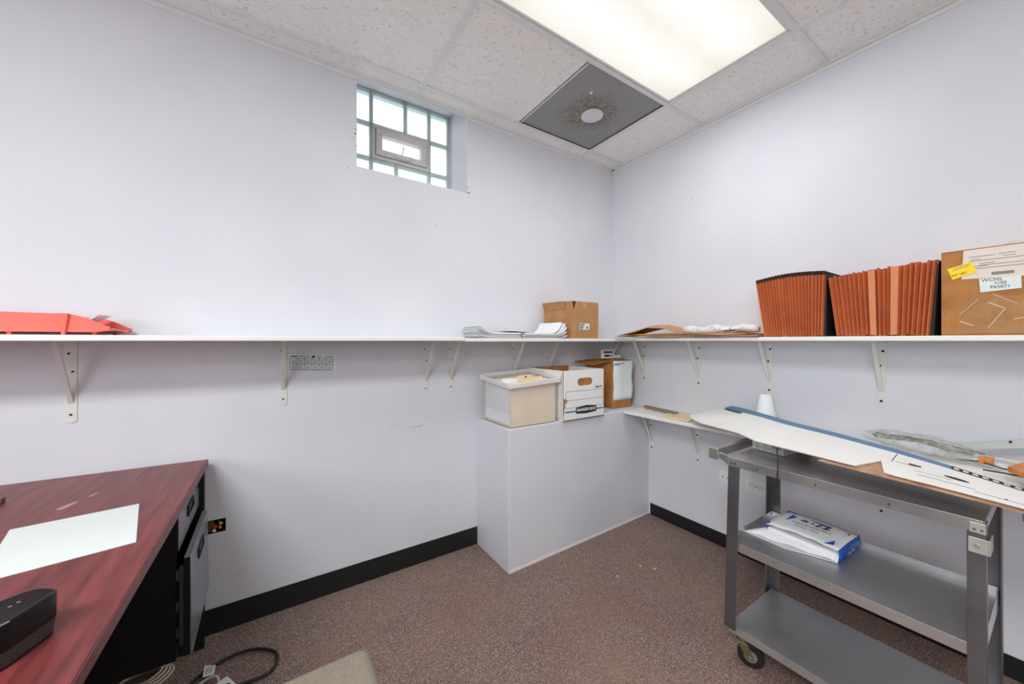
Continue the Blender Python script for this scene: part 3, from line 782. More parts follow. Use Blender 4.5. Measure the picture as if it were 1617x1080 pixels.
# brown carton with the long paper
kx0, kx1, ky0, ky1, kz1 = -.292, -.098, -.250, -.012, 1.083
kb = carton('cardboard_box', kx0, kx1, ky0, ky1, PZ, kz1, M['card2'], 'tall brown carton with a long white paper taped on, in the corner of the ledge')
MB().surf([[(kx0, ky0 + .002, kz1), (kx0 - .06, ky0 + .03, kz1 - .012), (kx0 - .12, ky0 + .07, kz1 - .030)], [(kx0, ky1, kz1), (kx0 - .06, ky1, kz1 - .003), (kx0 - .13, ky1, kz1 - .012)]], .003).build('flap', M['card2'], kb)
MB().surf([[(kx0 + .02, ky0, kz1), (kx0 + .10, ky0, kz1 + .001), (kx1, ky0, kz1)], [(kx0 + .02, ky0 + .09, kz1 + .010), (kx0 + .10, ky0 + .10, kz1 + .008), (kx1, ky0 + .09, kz1 + .006)]], .003).build('flap', M['card2'], kb)
pp = MB(); rows = []
for i in range(13):
    z = kz1 - .004 - i * .0225; wv = .003 * math.sin(i * .9) ; rows.append([(kx0 + .008 + .003 * math.sin(i), ky0 - .0015, z), (kx0 + .09, ky0 - .003, z), (kx1 - .012, ky0 - .006, z), (kx1 + .001 + wv, ky0 - .012 - wv, z + .002)])
pp.surf(rows, .0008, (0, -1, 0)); pp = pp.build('taped_paper', M['label_white'], kb, smooth=True); pp['label'] = 'long white printed paper taped on'
for k, (a, b) in enumerate([(.10, .012), (.055, .020)]):
    decal([(kx0 + .015, ky0 - .0035, kz1 - b - .012), (kx0 + .015 + a, ky0 - .0045, kz1 - b - .012), (kx0 + .015 + a, ky0 - .0045, kz1 - b - .007), (kx0 + .015, ky0 - .0035, kz1 - b - .007)], M['blue_ink'], kb, 'printed_line', .0006, (0, -1, 0))
# small packages on top of it
pk = thing('small_package', (-.24, -.16, kz1 + .0115), 'small white and plum printed packet on top of the tall brown carton', 'packet')
pz = kz1 + .0115
MB().box(-.30, -.185, -.172, -.150, pz, pz + .060).build('box', M['label_white'], pk, bevel=.002)
decal([(-.294, -.172, pz + .036), (-.20, -.172, pz + .036), (-.20, -.172, pz + .052), (-.294, -.172, pz + .052)], M['purple'], pk, 'plum_band', .0008, (0, -1, 0))
decal([(-.285, -.172, pz + .012), (-.235, -.172, pz + .012), (-.235, -.172, pz + .026), (-.285, -.172, pz + .026)], M['ink'], pk, 'dark_print', .0008, (0, -1, 0))
decal([(-.23, -.172, pz + .013), (-.20, -.172, pz + .013), (-.20, -.172, pz + .023), (-.23, -.172, pz + .023)], M['blue_ink'], pk, 'blue_print', .0008, (0, -1, 0))
tag(MB().box(-.180, -.110, -.17, -.09, pz, pz + .021).build('small_box', M['white_plastic'], bevel=.003), 'little flat white box beside the plum packet on the tall brown carton', 'box')
tag(MB().box(-.176, -.168, -.15, -.10, pz + .0215, pz + .056).build('card', M['paper']), 'narrow white card standing on the little flat white box', 'card')

# ------------------------------------------------------------------ things on the upper right shelf
# kraft paper bag and flattened boards
bag = thing('paper_bag', (-.2, -.52, ZB), 'brown kraft paper bag lying flattened at the left of the right-hand shelf', 'paper bag')
MB().surf([[(-.315, -.31, 1.253), (-.297, -.44, 1.278), (-.285, -.52, 1.302), (-.28, -.64, 1.296), (-.27, -.70, 1.272)],
           [(-.20, -.30, 1.262), (-.20, -.42, 1.300), (-.20, -.50, 1.318), (-.20, -.62, 1.318), (-.20, -.70, 1.275)],
           [(-.08, -.29, 1.258), (-.08, -.42, 1.285), (-.08, -.50, 1.300), (-.08, -.62, 1.305), (-.08, -.70, 1.272)]], .003).build('upper_layer', M['card3'], bag)
MB().surf([[(-.312, -.315, 1.249), (-.29, -.45, 1.262), (-.28, -.69, 1.264)], [(-.08, -.30, 1.252), (-.08, -.45, 1.262), (-.08, -.69, 1.264)]], .003).build('lower_layer', M['card3'], bag)
fl = [((-.315, -.285, -1.155, 0), 1.2405, M['corrugated'], 'bottom flattened cardboard sheet, grey edged, on the right-hand shelf'),
      ((-.305, -.02, -1.16, 1), 1.2475, M['card'], 'flattened brown cardboard sheet second from the bottom of the shelf pile'),
      ((-.297, -.02, -1.10, 2), 1.2545, M['card3'], 'top flattened cardboard sheet of the shelf pile, under the blue and white wrap')]
for (x0, _, y1, k), z, mt, l in fl:
    rows = []
    for i in range(9):
        y = -.43 - .015 * k + (y1 + .43 + .015 * k) * i / 8
        w = .002 * math.sin(i * 1.3 + k)
        rows.append([(x0 + .006 * math.sin(i * 2 + k), y, z + .004 + w * (1 if k else 0)), (-.15, y, z + .004), (-.03, y, z + .004)])
    tag(MB().surf(rows, .004).build('cardboard_sheet', mt), l, 'cardboard', 'flattened cardboard sheets on the right-hand shelf')
# torn clear wrap at the shelf corner
cw = MB(); rr = random.Random(9); rows = []
for i in range(7):
    y = -.285 - .028 * i; rows.append([(-.318 + rr.uniform(-.006, .006), y, 1.226 + rr.uniform(-.004, .006)), (-.312, y, 1.243 + rr.uniform(0, .004)), (-.27, y, 1.2435 + rr.uniform(0, .003)), (-.20, y, 1.2425)])
tag(cw.surf(rows, .0006).build('plastic_wrap', M['film'], smooth=True), 'torn clear plastic wrap draped over the shelf corner by the kraft bag', 'plastic wrap')
wr = MB(); path = [(-.17 + .006 * math.sin(i), -.70 - .0405 * i, 1.283 + .004 * math.sin(i * 1.7)) for i in range(11)]
tag(wr.tube(path, lambda u: .021 + .004 * math.sin(u * 17), 12).build('wrap_roll', M['wrap'], smooth=True), 'loose roll of blue and white patterned wrap on the flattened cardboard', 'roll')
tag(MB().surf([[(-.29, -.95, 1.271), (-.285, -1.03, 1.279), (-.29, -1.13, 1.266)], [(-.20, -.98, 1.274), (-.2, -1.04, 1.282), (-.2, -1.13, 1.268)]], .003).build('cardboard_scrap', M['card']), 'torn brown cardboard scrap curling up beside the dark-edged rust file', 'cardboard')

# expanding files: pleated gusset seen from the front
def expanding_file(yb0, yb1, yt0, yt1, zt0, zt1, n, label, trim, light, ragged, seed):
    r = thing('expanding_file', (-.15, (yb0 + yb1) / 2, ZB), label, 'expanding file', 'rust-coloured expanding files')
    rnd = random.Random(seed); jit = [rnd.uniform(-.18, .18) for _ in range(2 * n + 1)]
    xf = -.272; z0 = ZB + .001
    def pt(i, v, xo=0):
        u = (i + (jit[i] if 0 < i < 2 * n else 0)) / (2 * n)
        yb = yb0 + (yb1 - yb0) * u; yt = yt0 + (yt1 - yt0) * u
        zt = zt0 + (zt1 - zt0) * u + (.012 * math.sin(PI * u) if trim else .004 * math.sin(PI * u)) + tops[i]
        zb = z0 + bots[i]
        x = xf + (0 if i % 2 else .022) + xo
        return Vector((x, yb + (yt - yb) * v, zb + (zt - zb) * v))
    tops = [rnd.uniform(-.004, .005) if ragged else 0 for _ in range(2 * n + 1)]; bots = [rnd.uniform(0, .006) if i % 2 else 0 for i in range(2 * n + 1)]
    wide = {}
    m = MB(); vs = [0, .2, .4, .6, .8, .94 if trim else 1.0]
    rows = [[tuple(pt(i, v)) for v in vs] for i in range(2 * n + 1)]
    m.surf(rows, .0012, (-1, 0, 0)); m.build('pleated_gusset', M['rust'], r)
    m = MB()                                   # pale fold edges: wear, with ridge highlights put into the colour
    for i in range(1, 2 * n, 2): m.tube([tuple(pt(i, v, -.0004)) for v in vs], .00075, 5)
    m.build('fold_edges', M['rust_light'], r)
    if trim:
        m = MB(); m.surf([[tuple(pt(i, v, -.0012)) for v in (.94, 1.0)] for i in range(2 * n + 1)], .0014, (-1, 0, 0)); m.build('dark_binding', M['brown_trim'], r)
    for a, b in light:     # flat lighter strips laid over two pleats
        m = MB(); m.surf([[tuple(pt(a, v, 0) + Vector((xf - .0035 - pt(a, v).x, 0, 0))) for v in (0.01, .5, .985)], [tuple(pt(b, v, 0) + Vector((xf - .0035 - pt(b, v).x, 0, 0))) for v in (.01, .5, .985)]], .0015, (-1, 0, 0))
        o = m.build('flat_strip', M['rust_light'], r); o['label'] = 'paler flat strip'
    # pocket walls running back from each outer fold
    m = MB()
    for i in range(1, 2 * n, 2):
        p0, p1 = pt(i, 0), pt(i, 1)
        m.hexa([(p0.x + .002, p0.y - .0006, p0.z), (-.03, p0.y - .0006, p0.z), (-.03, p0.y + .0006, p0.z), (p0.x + .002, p0.y + .0006, p0.z)],
               [(p1.x + .002, p1.y - .0006, p1.z - .004), (-.03, p1.y - .0006, p1.z - .004), (-.03, p1.y + .0006, p1.z - .004), (p1.x + .002, p1.y + .0006, p1.z - .004)])
    m.build('pocket_walls', M['rust'], r)
    p0, p1 = pt(0, 0), pt(0, 1)
    MB().hexa([(-.272 + .012, p0.y, z0), (-.03, p0.y, z0), (-.03, p0.y + .002, z0), (-.272 + .012, p0.y + .002, z0)],
              [(-.272 + .012, p1.y, p1.z), (-.03, p1.y, p1.z), (-.03, p1.y + .002, p1.z), (-.272 + .012, p1.y + .002, p1.z)]).build('front_board', M['rust'], r)
    p0, p1 = pt(2 * n, 0), pt(2 * n, 1)
    m = MB(); m.hexa([(-.262, p0.y - .010, z0), (-.03, p0.y - .010, z0), (-.03, p0.y - .002, z0), (-.262, p0.y - .002, z0)],
              [(-.262, p1.y - .004, p1.z - .004), (-.03, p1.y - .004, p1.z - .004), (-.03, p1.y - .002, p1.z - .004), (-.262, p1.y - .002, p1.z - .004)])
    m.build('end_board', M['black_board'], r)
    return r
expanding_file(-1.168, -1.394, -1.129, -1.402, 1.514, 1.521, 21, 'rust expanding file with a dark brown band along its pleated top', True, [], False, 11)
expanding_file(-1.440, -1.700, -1.412, -1.719, 1.489, 1.508, 21, 'rust expanding file with two paler flat strips among its pleats', False, [(17, 20), (26, 29)], True, 4)

# big labelled carton at the right edge
gx0, gy0, gy1, gz1 = -.275, -2.17, -1.729, 1.530
gb = thing('cardboard_box', (-.15, -1.95, ZB), 'large taped brown carton with shipping labels and a yellow sticker, right end of the shelf', 'cardboard box')
m = MB(); t = .004
m.box(gx0, -.02, gy0, gy1, ZB, ZB + t)
m.box(gx0, gx0 + t, gy0, gy1, ZB + t, gz1); m.box(-.02 - t, -.02, gy0, gy1, ZB + t, gz1); m.box(gx0 + t, -.02 - t, gy0, gy0 + t, ZB + t, gz1); m.box(gx0 + t, -.02 - t, gy1 - t, gy1, ZB + t, gz1)
m.build('body', M['card2'], gb, bevel=.002)
MB().surf([[(gx0, gy1, gz1), (gx0 + .06, gy1, gz1 + .004), (gx0 + .12, gy1, gz1 + .002)], [(gx0, gy0, gz1 + .002), (gx0 + .06, gy0, gz1 + .006), (gx0 + .12, gy0, gz1 + .003)]], .003).build('flap', M['card2'], gb)
MB().surf([[(-.02, gy1, gz1), (-.08, gy1, gz1 + .004), (-.145, gy1, gz1 + .002)], [(-.02, gy0, gz1), (-.08, gy0, gz1 + .004), (-.145, gy0, gz1 + .002)]], .003).build('flap', M['card2'], gb)
MB().surf([[(-.19, -1.80, gz1 + .008), (-.19, -1.86, gz1 + .016), (-.19, -1.88, gz1 + .024)], [(-.17, -1.80, gz1 + .008), (-.17, -1.86, gz1 + .018), (-.17, -1.88, gz1 + .027)]], .002).build('lifted_tape', M['label_cream'], gb)
def gq(pts, mat, name, lift=.0008, par=None): return decal([(gx0, a, b) for a, b in pts], mat, par or gb, name, lift, (-1, 0, 0))
L1 = o = gq([(-1.775, 1.430), (-2.02, 1.420), (-2.02, 1.528), (-1.779, 1.527)], M['label_cream'], 'shipping_label', .0010); o['label'] = 'large cream shipping label'
L2 = o = gq([(-1.815, 1.381), (-1.896, 1.387), (-1.895, 1.426), (-1.812, 1.427)], M['label_white'], 'address_label', .0016); o['label'] = 'white label with black lettering'
L3 = o = gq([(-1.755, 1.431), (-1.808, 1.451), (-1.798, 1.487), (-1.743, 1.470)], M['yellow'], 'sticker', .0022); o['label'] = 'yellow sticker'
for a0, a1, zz, sl in [(-1.79, -1.845, 1.502, .0), (-1.852, -1.885, 1.504, 0), (-1.795, -1.815, 1.493, 0), (-1.86, -1.885, 1.496, 0), (-1.812, -1.845, 1.478, 0), (-1.80, -1.83, 1.469, 0), (-1.79, -1.90, 1.488, 0), (-1.812, -1.90, 1.472, 0), (-1.79, -1.90, 1.462, 0)]:
    gq([(a0, zz - .0008), (a1, zz - .0006), (a1, zz + .0012), (a0, zz + .0010)], M['grey_ink'], 'printed_line', .0014, L1)
for k in range(16):
    a = -1.838 - k * .0028; gq([(a, 1.436), (a - .0016, 1.436), (a - .0016, 1.446), (a, 1.446)], M['ink'], 'barcode_bar', .0014, L1)
text('WCMS', .014, (gx0, -1.838, 1.420), (0, -1, 0), (0, 0, 1), M['ink'], L2, 'lettering', .0020)
text('3100', .0125, (gx0, -1.855, 1.4085), (0, -1, 0), (0, 0, 1), M['ink'], L2, 'lettering', .0020)
text('P65071', .0135, (gx0, -1.855, 1.396), (0, -1, 0), (0, 0, 1), M['ink'], L2, 'lettering', .0020)
ang = math.radians(17)
text('447-1661', .0095, (gx0, -1.770, 1.4485), (0, -math.cos(ang), math.sin(ang)), (0, math.sin(ang), math.cos(ang)), M['ink'], L3, 'lettering', .0030)
for k in range(2): gq([(-1.755 - .002 * k, 1.462 + .006 * k), (-1.792, 1.474 + .006 * k), (-1.792, 1.4755 + .006 * k), (-1.755 - .002 * k, 1.4635 + .006 * k)], M['grey_ink'], 'printed_line', .0026, L3)
gq([(-1.765, 1.245), (-2.1, 1.245), (-2.1, 1.34), (-1.80, 1.375), (-1.775, 1.33)], M['tape'], 'packing_tape', .0010)
for pts in ([(-1.77, 1.285), (-1.80, 1.268), (-1.802, 1.272), (-1.772, 1.289)], [(-1.83, 1.345), (-1.865, 1.322), (-1.866, 1.326), (-1.831, 1.349)], [(-1.865, 1.322), (-1.832, 1.262), (-1.83, 1.264), (-1.862, 1.323)],
            [(-1.77, 1.31), (-1.81, 1.36), (-1.812, 1.358), (-1.772, 1.308)], [(-1.84, 1.372), (-1.89, 1.335), (-1.89, 1.338), (-1.84, 1.375)], [(-1.88, 1.287), (-1.93, 1.30), (-1.93, 1.303), (-1.88, 1.291)]):
    gq(pts, M['crease'], 'tape_crease', .0018)

# ------------------------------------------------------------------ lower right shelf
tag(MB().hexa([(-.085, -.345, ZL + .0003), (-.05, -.345, ZL + .0003), (-.10, -.62, ZL + .0003), (-.150, -.62, ZL + .0003)],
              [(-.085, -.345, ZL + .016), (-.05, -.345, ZL + .016), (-.10, -.62, ZL + .016), (-.150, -.62, ZL + .016)]).build('wood_strip', M['wood_strip'], bevel=.001),
    'narrow brown wood strip lying on the lower white shelf', 'wood strip')
ev = thing('envelope', (-.18, -.64, ZL), 'manila envelope lying on the lower shelf next to the white flattened box', 'envelope')
MB().surf([[(-.270, -.615, ZL + .0050), (-.262, -.78, ZL + .0075)], [(-.055, -.53, ZL + .0055), (-.045, -.74, ZL + .0075)]], .004).build('pouch', M['manila'], ev)
MB().surf([[(-.20, -.60, ZL + .0068), (-.19, -.745, ZL + .0092)], [(-.055, -.53, ZL + .0068), (-.045, -.74, ZL + .0092)]], .0006).build('flap', M['manila'], ev)

# stacked foam cups standing upside down
cp = thing('foam_cups', (-.12, -1.115, ZL), 'upturned stack of white foam cups on the lower shelf, behind the flattened box', 'foam cups')
def cup(z0, name):
    m = MB(); m.cyl((-.12, -1.115, z0), (-.12, -1.115, z0 + .112), .045, .026, n=32); return m.build(name, M['foam'], cp, bevel=.002, smooth=False)
cup(ZL, 'cup'); cup(ZL + .040, 'cup'); cup(ZL + .080, 'cup')

# ------------------------------------------------------------------ steel cart
XF, XB, YL, YR = -.783, -.412, -1.256, -1.862
ct = thing('utility_cart', ((XF + XB) / 2, (YL + YR) / 2, -.008), 'three-shelf stainless steel utility cart on casters by the right wall', 'cart')
ZT = .772; ZM = .452; ZBt = .132
def shelf_tray(name, z, xf, xb, yl, yr, lip_b, lip_l, h=.031):
    s = MB(); s.box(xf, xb, yr, yl, z - .003, z)
    o = s.build(name, M['steel'], ct)
    e = MB(); e.box(xf - .002, xf, yr, yl, z - h, z + .001); e.box(xb, xb + .002, yr, yl, z - h, z + lip_b); e.box(xf, xb, yl, yl + .002, z - h, z + lip_l); e.box(xf, xb, yr - .002, yr, z - h, z + lip_l)
    e.build('edge_band', M['steel_edge'], o, bevel=.0008)
    return o
st_top = shelf_tray('top_shelf', ZT, XF + .001, XB - .001, YL, YR, .018, .0)
shelf_tray('middle_shelf', ZM, XF + .009, XB - .004, YL - .002, YR + .002, .020, .020)
shelf_tray('bottom_shelf', ZBt, XF + .006, XB - .004, YL - .002, YR + .002, .0, .0, .028)
def leg(x, y, sx, sy, dx, dy, w=.041):
    m = MB(); z0, z1 = .098, ZT - .004
    if (sx, sy) == (1, -1) : z0 = .12
    def q(a0, a1, b0, b1):
        m.hexa([(min(a0, a1) + dx, min(b0, b1) + dy, z0), (max(a0, a1) + dx, min(b0, b1) + dy, z0), (max(a0, a1) + dx, max(b0, b1) + dy, z0), (min(a0, a1) + dx, max(b0, b1) + dy, z0)],
               [(min(a0, a1), min(b0, b1), z1), (max(a0, a1), min(b0, b1), z1), (max(a0, a1), max(b0, b1), z1), (min(a0, a1), max(b0, b1), z1)])
    q(x, x + sx * .003, y, y + sy * w); q(x + sx * .003, x + sx * w, y, y + sy * .003)
    return m.build('leg', M['steel_leg'], ct, bevel=.001)
leg(XF + .002, YL + .001, 1, -1, -.006, .014)
leg(XB + .005, YL + .006, -1, -1, 0, .006)
lr = leg(XF + .002, YR - .004, 1, 1, -.003, -.002, .031)
leg(XB + .005, YR - .006, -1, 1, 0, -.002)
# repair plate clamped on the right front leg
pl = MB(); pl.box(XF - .0030, XF + .0015, YR - .008, YR + .024, .690, .728); pl.box(XF - .0030, XF + .055, YR - .011, YR - .008, .690, .728)
pl = pl.build('repair_plate', M['alu'], ct, bevel=.001); pl['label'] = 'pale scuffed repair plate on the leg'
MB().cyl((XF - .0030, YR + .010, .709), (XF - .0060, YR + .010, .709), .005, n=14).build('bolt', M['steel_edge'], pl)
MB().box(XF - .0035, XF - .0010, YR - .004, YR + .022, ZT - .032, ZT - .006).build('corner_plate', M['alu'], ct, bevel=.003)
for yy in (YR + .002, YR + .014): MB().cyl((XF - .0035, yy, ZT - .022), (XF - .005, yy, ZT - .022), .003, n=10).build('rivet', M['zinc'], ct)
for yy in (YL - .012, YL - .024): MB().cyl((XF - .001, yy, ZT - .018), (XF - .0035, yy, ZT - .018), .003, n=8).build('rivet', M['slot'], ct)
for k in range(3): MB().cyl((XF - .001, YL - .10 - .17 * k, ZT - .018), (XF - .0025, YL - .10 - .17 * k, ZT - .018), .0025, n=8).build('rivet', M['slot'], ct)
# push handles at both ends
for sgn, yl in ((1, YL), (-1, YR)):
    y0 = yl + sgn * .050
    hb = MB(); hb.box(XF + (.02 if sgn > 0 else .14), XB - .01, min(y0, y0 + sgn * .022), max(y0, y0 + sgn * .022), ZT - .018, ZT + .016)
    h = hb.build('handle', M['steel'], ct, bevel=.003)
    if sgn > 0:
        m = MB(); m.box(XF + .006, XF + .020, min(y0 - sgn * .006, y0 + sgn * .030), max(y0 - sgn * .006, y0 + sgn * .030), ZT - .024, ZT + .020); m.build('end_cap', M['steel_edge'], h, bevel=.002)
        m = MB(); m.box(XF + .004, XF + .0055, min(y0 - sgn * .0, y0 + sgn * .024), max(y0 - sgn * .0, y0 + sgn * .024), ZT - .018, ZT + .014); m.build('cap_inset', M['hub'], h)
    for xx in ((XF + .02, XB - .035) if sgn > 0 else (XB - .035,)):
        m = MB(); m.prism([(xx, yl + sgn * .003, ZT - .004), (xx, yl + sgn * .003, ZT - .042), (xx, yl + sgn * .048, ZT - .016), (xx, yl + sgn * .048, ZT + .004)], (.015, 0, 0)); m.build('handle_bracket', M['steel'], ct, bevel=.001)
# casters
def caster(x, y, a):
    fx, fy = math.cos(a), math.sin(a); c = Vector((x + fx * .026, y + fy * .026, .036)); n = Vector((-fy, fx, 0))
    r = MB(); r.cyl((x, y, .088), (x, y, .098), .026, n=20); r.cyl((x, y, .078), (x, y, .088), .020, n=20)
    for s in (-1, 1):
        b = c + n * s * .018; tq = Vector((x, y, .080)) + n * s * .018
        e = Vector((fx, fy, 0))
        p = [tuple(tq - e * .018), tuple(tq + e * .018), tuple(b + e * .012 + Vector((0, 0, -.010))), tuple(b - e * .010 + Vector((0, 0, -.010)))]
        r.prism(p, n * s * .0025)
    r.box(x - .02, x + .02, y - .02, y + .02, .094, .104)
    o = r.build('caster', M['zinc'], ct, bevel=.001)
    wv = MB(); wv.cyl(c - n * .0135, c + n * .0135, .043, n=36); wv.build('wheel', M['rubber'], o, bevel=.005, seg=3)
    hb = MB(); hb.cyl(c - n * .0150, c + n * .0150, .022, n=24); hb.cyl(c - n * .0225, c + n * .0225, .006, n=12); hb.build('hub', M['hub'], o, bevel=.001)
caster(XF + .035, YL - .035, math.radians(-70)); caster(XB - .035, YL - .035, math.radians(-100)); caster(XF + .035, YR + .035, math.radians(-60)); caster(XB - .035, YR + .035, math.radians(-120))

# tissue-style carton under the sheets
tb = thing('patterned_box', (-.5, -1.32, ZT), 'grey hexagon-patterned small carton on the cart top, under the white sheet', 'box')
q = [(-.583, -1.253), (-.604, -1.372), (-.40, -1.40), (-.385, -1.27)]
MB().hexa([(a, b, ZT + .0015) for a, b in q], [(a, b, ZT + .050) for a, b in q]).build('carton', M['hex'], tb, bevel=.002)
text('Puffs', .016, (-.5998, -1.348, ZT + .026), (-.021, -.119, 0), (0, 0, 1), M['ink'], tb, 'lettering', .002)

# flattened white storage box across cart and shelf: lofted from front edge to back edge
FE = [(-.235, -.750, .786), (-.40, -.93, .797), (-.560, -1.185, .822), (-.700, -1.310, .8385), (-.740, -1.500, .840), (-.772, -1.665, .8405), (-.785, -1.80, .838), (-.800, -1.925, .834), (-.81, -2.06, .832)]
BE = [(-.035, -.902, .846), (-.11, -1.02, .851), (-.20, -1.155, .853), (-.275, -1.275, .852), (-.363, -1.475, .850), (-.43, -1.64, .842), (-.475, -1.77, .829), (-.557, -1.911, .820), (-.60, -2.06, .815)]
def lerp(L, t):
    t = max(0, min(.99999, t)) * (len(L) - 1); i = int(t); f = t - i
    return Vector(L[i]) * (1 - f) + Vector(L[i + 1]) * f
def sheet_pt(u, v, dz=0):
    if u < .06: v2 = v   # rounded left end
    p = lerp(FE, u).lerp(lerp(BE, u), v); p.z += dz; return p
fb_ = thing('flattened_box', (-.55, -1.45, ZT), 'flattened white storage box with a blue edge, lying across cart and lower shelf', 'flattened box')
def loft(u0, u1, v0, v1, nu, nv, dz, th, mat, name, fu=None, parent=None, lab=None):
    rows = []
    for i in range(nu + 1):
        u = u0 + (u1 - u0) * i / nu; r = []
        for j in range(nv + 1):
            v = (v0(u) if callable(v0) else v0); w_ = (v1(u) if callable(v1) else v1)
            v = v + (w_ - v) * j / nv
            p = sheet_pt(u + (fu(v) if fu else 0), v, dz); r.append(tuple(p))
        rows.append(r)
    o = MB().surf(rows, th).build(name, mat, parent or fb_)
    if lab: o['label'] = lab
    return o
# under layer of bare corrugated board
loft(.05, 1, .03, .97, 26, 4, -.0055, .0035, M['corrugated'], 'lower_layer')
loft(.52, 1, -.045, .03, 14, 1, -.009, .003, M['corrugated'], 'lower_layer')
# upper white panel, left part with a rounded end and a notch at its right end
def notch(v): return 0
def v_front(u):
    if u < .05: return .10 * (1 - u / .05) ** 1.5
    if u > .590: return min(.40, (u - .590) / .032 * .40)
    return 0
loft(.006, .622, v_front, .83, 40, 6, 0, .004, M['board_white'], 'white_panel')
loft(.622, 1, lambda u: max(0, .40 - (u - .622) / .020 * .40) * .9, .83, 20, 6, .0003, .004, M['board_white'], 'printed_panel')
loft(.012, .755, .83, 1.0, 30, 1, .0005, .0045, M['slate_blue'], 'blue_edge', lab='slate blue printed edge')
loft(.755, 1, .83, 1.0, 12, 1, .0005, .0045, M['ink'], 'dark_edge', lab='black printed edge with white dashes')
for k in range(14):
    u = .76 + k * .017; loft(u, u + .010, .885, .945, 1, 1, .0012, .0008, M['board_white'], 'white_dash')
for k in range(9):
    u = .035 + k * .013; loft(u, u + .009, .74, .82, 1, 1, .0012, .0012, M['ink'], 'printed_dash')
for (u0, u1, v0, v1) in ((.675, .70, .50, .55), (.745, .79, .395, .475)):
    if v1 - v0 > .06:
        pts = []
        for i in range(20):
            a = 2 * PI * i / 20; pts.append(tuple(sheet_pt((u0 + u1) / 2 + (u1 - u0) / 2 * math.cos(a), (v0 + v1) / 2 + (v1 - v0) / 2 * math.sin(a), .0009)))
        MB().prism(pts, (0, 0, .0004)).build('hand_hole_print', M['ink'], fb_)
    else: loft(u0, u1, v0, v1, 2, 1, .0014, .0008, M['ink'], 'printed_mark')
loft(.640, .6415, .45, .80, 1, 3, .0012, .0008, M['ink'], 'fold_line')
loft(.648, .69, .475, .482, 3, 1, .0012, .0008, M['grey_ink'], 'printed_line'); loft(.70, .80, .20, .206, 4, 1, .0012, .0008, M['grey_ink'], 'printed_line'); loft(.80, .93, .11, .116, 4, 1, .0012, .0008, M['grey_ink'], 'printed_line')
loft(.69, .76, .33, .334, 3, 1, .0012, .0008, M['grey_ink'], 'printed_line')
for u in (.845, .905): loft(u, u + .004, .125, .15, 1, 1, .0014, .0008, M['ink'], 'printed_dot')

# white panel with grey rails lying tilted behind it
wp = thing('framed_panel', (-.22, -1.95, .80), 'white panel with grey metal edge strips, lying behind the flattened box at right', 'panel')
MB().surf([[(-.46, -1.70, .800), (-.47, -2.10, .786)], [(-.12, -1.70, .808), (-.12, -2.10, .812)]], .006).build('board', M['board_white'], wp)
MB().hexa([(-.16, -1.735, .806), (-.13, -1.735, .806), (-.26, -2.10, .790), (-.30, -2.10, .790)], [(-.16, -1.735, .818), (-.13, -1.735, .818), (-.26, -2.10, .802), (-.30, -2.10, .802)]).build('rail', M['strip'], wp, bevel=.001)
MB().hexa([(-.105, -1.735, .808), (-.095, -1.735, .808), (-.06, -2.05, .890), (-.07, -2.05, .890)], [(-.105, -1.735, .826), (-.095, -1.735, .826), (-.06, -2.05, .930), (-.07, -2.05, .930)]).build('rail', M['strip'], wp, bevel=.001)
MB().cyl((-.095, -1.865, .866), (-.090, -1.865, .866), .004, n=10).build('hole', M['slot'], wp)

# clear plastic bag with sticks
pb = thing('plastic_bag', (-.25, -1.68, .83), 'crumpled clear plastic bag of brown sticks behind the blue edge of the flattened box', 'plastic bag')
rows = []; rr = random.Random(21)
for i in range(15):
    u = i / 14; y = -1.515 - .335 * u; wd = .012 + .085 * math.sin(PI * min(1, u * .9 + .08)) ; hh = .006 + .034 * math.sin(PI * min(1, u * .88 + .07))
    cx = -.215 - .075 * u; r = []
    for k in range(14):
        a = 2 * PI * k / 14; r.append((cx + wd * math.cos(a) * (1 + rr.uniform(-.12, .12)), y,   .838 - .012 * u + max(-.008, hh * math.sin(a)) * (1 + rr.uniform(-.2, .2))))
    r.append(r[0]); rows.append(r)
MB().surf(rows).build('film', M['film'], pb, smooth=True)
sk = thing('stick_bundle', (-.25, -1.65, .84), 'bundle of thin brown sticks inside the crumpled clear plastic bag', 'sticks')
for k in range(11):
    a = rr.uniform(-.035, .035); b = rr.uniform(-.03, .03); z = .836 + rr.uniform(0, .014); L = rr.uniform(.18, .28); s0 = rr.uniform(-1.54, -1.58)
    MB().tube([(-.225 + a, s0, z), (-.24 + (a + b) / 2, s0 - L / 2, z + .005), (-.265 + b, s0 - L, z - .008)], .0028, 6).build('stick', M['twig'], sk)
tag(MB().box(-.325, -.30, -1.845, -1.815, .820, .842).build('wood_offcut', M['wood'], bevel=.002), 'tiny orange wood offcut at the right end of the clear plastic bag', 'wood')
for k, (p, l) in enumerate([([(-.33, -1.77, .822), (-.32, -1.82, .826), (-.345, -1.865, .820), (-.35, -1.93, .822)], 'upper black wire beside the orange wood board'), ([(-.40, -1.83, .818), (-.405, -1.87, .820), (-.40, -1.94, .818)], 'lower black wire beside the orange wood board')]):
    tag(MB().tube(p, .0022, 6).build('wire', M['black_cable'], smooth=True), l, 'wire', 'black wires near the wood board')
# wood board corner at the right edge
q = [(-.455, -1.879), (-.20, -1.935), (-.27, -2.15), (-.66, -2.02)]
tag(MB().hexa([(a, b, .836) for a, b in q], [(a, b, .853) for a, b in q]).build('wood_board', M['wood'], bevel=.002), 'orange wood board poking in at the right frame edge over the flattened box', 'wood board')
# black cable end hanging in front of the cart
tag(MB().tube([(-.735, -1.399, .8325), (-.772, -1.416, .815), (-.792, -1.4245, .79), (-.794, -1.424, .76), (-.793, -1.423, .735), (-.795, -1.421, .712)], .0022, 8).build('cable', M['black_cable'], smooth=True), 'thin black cable hanging over the front edge of the cart top', 'cable')

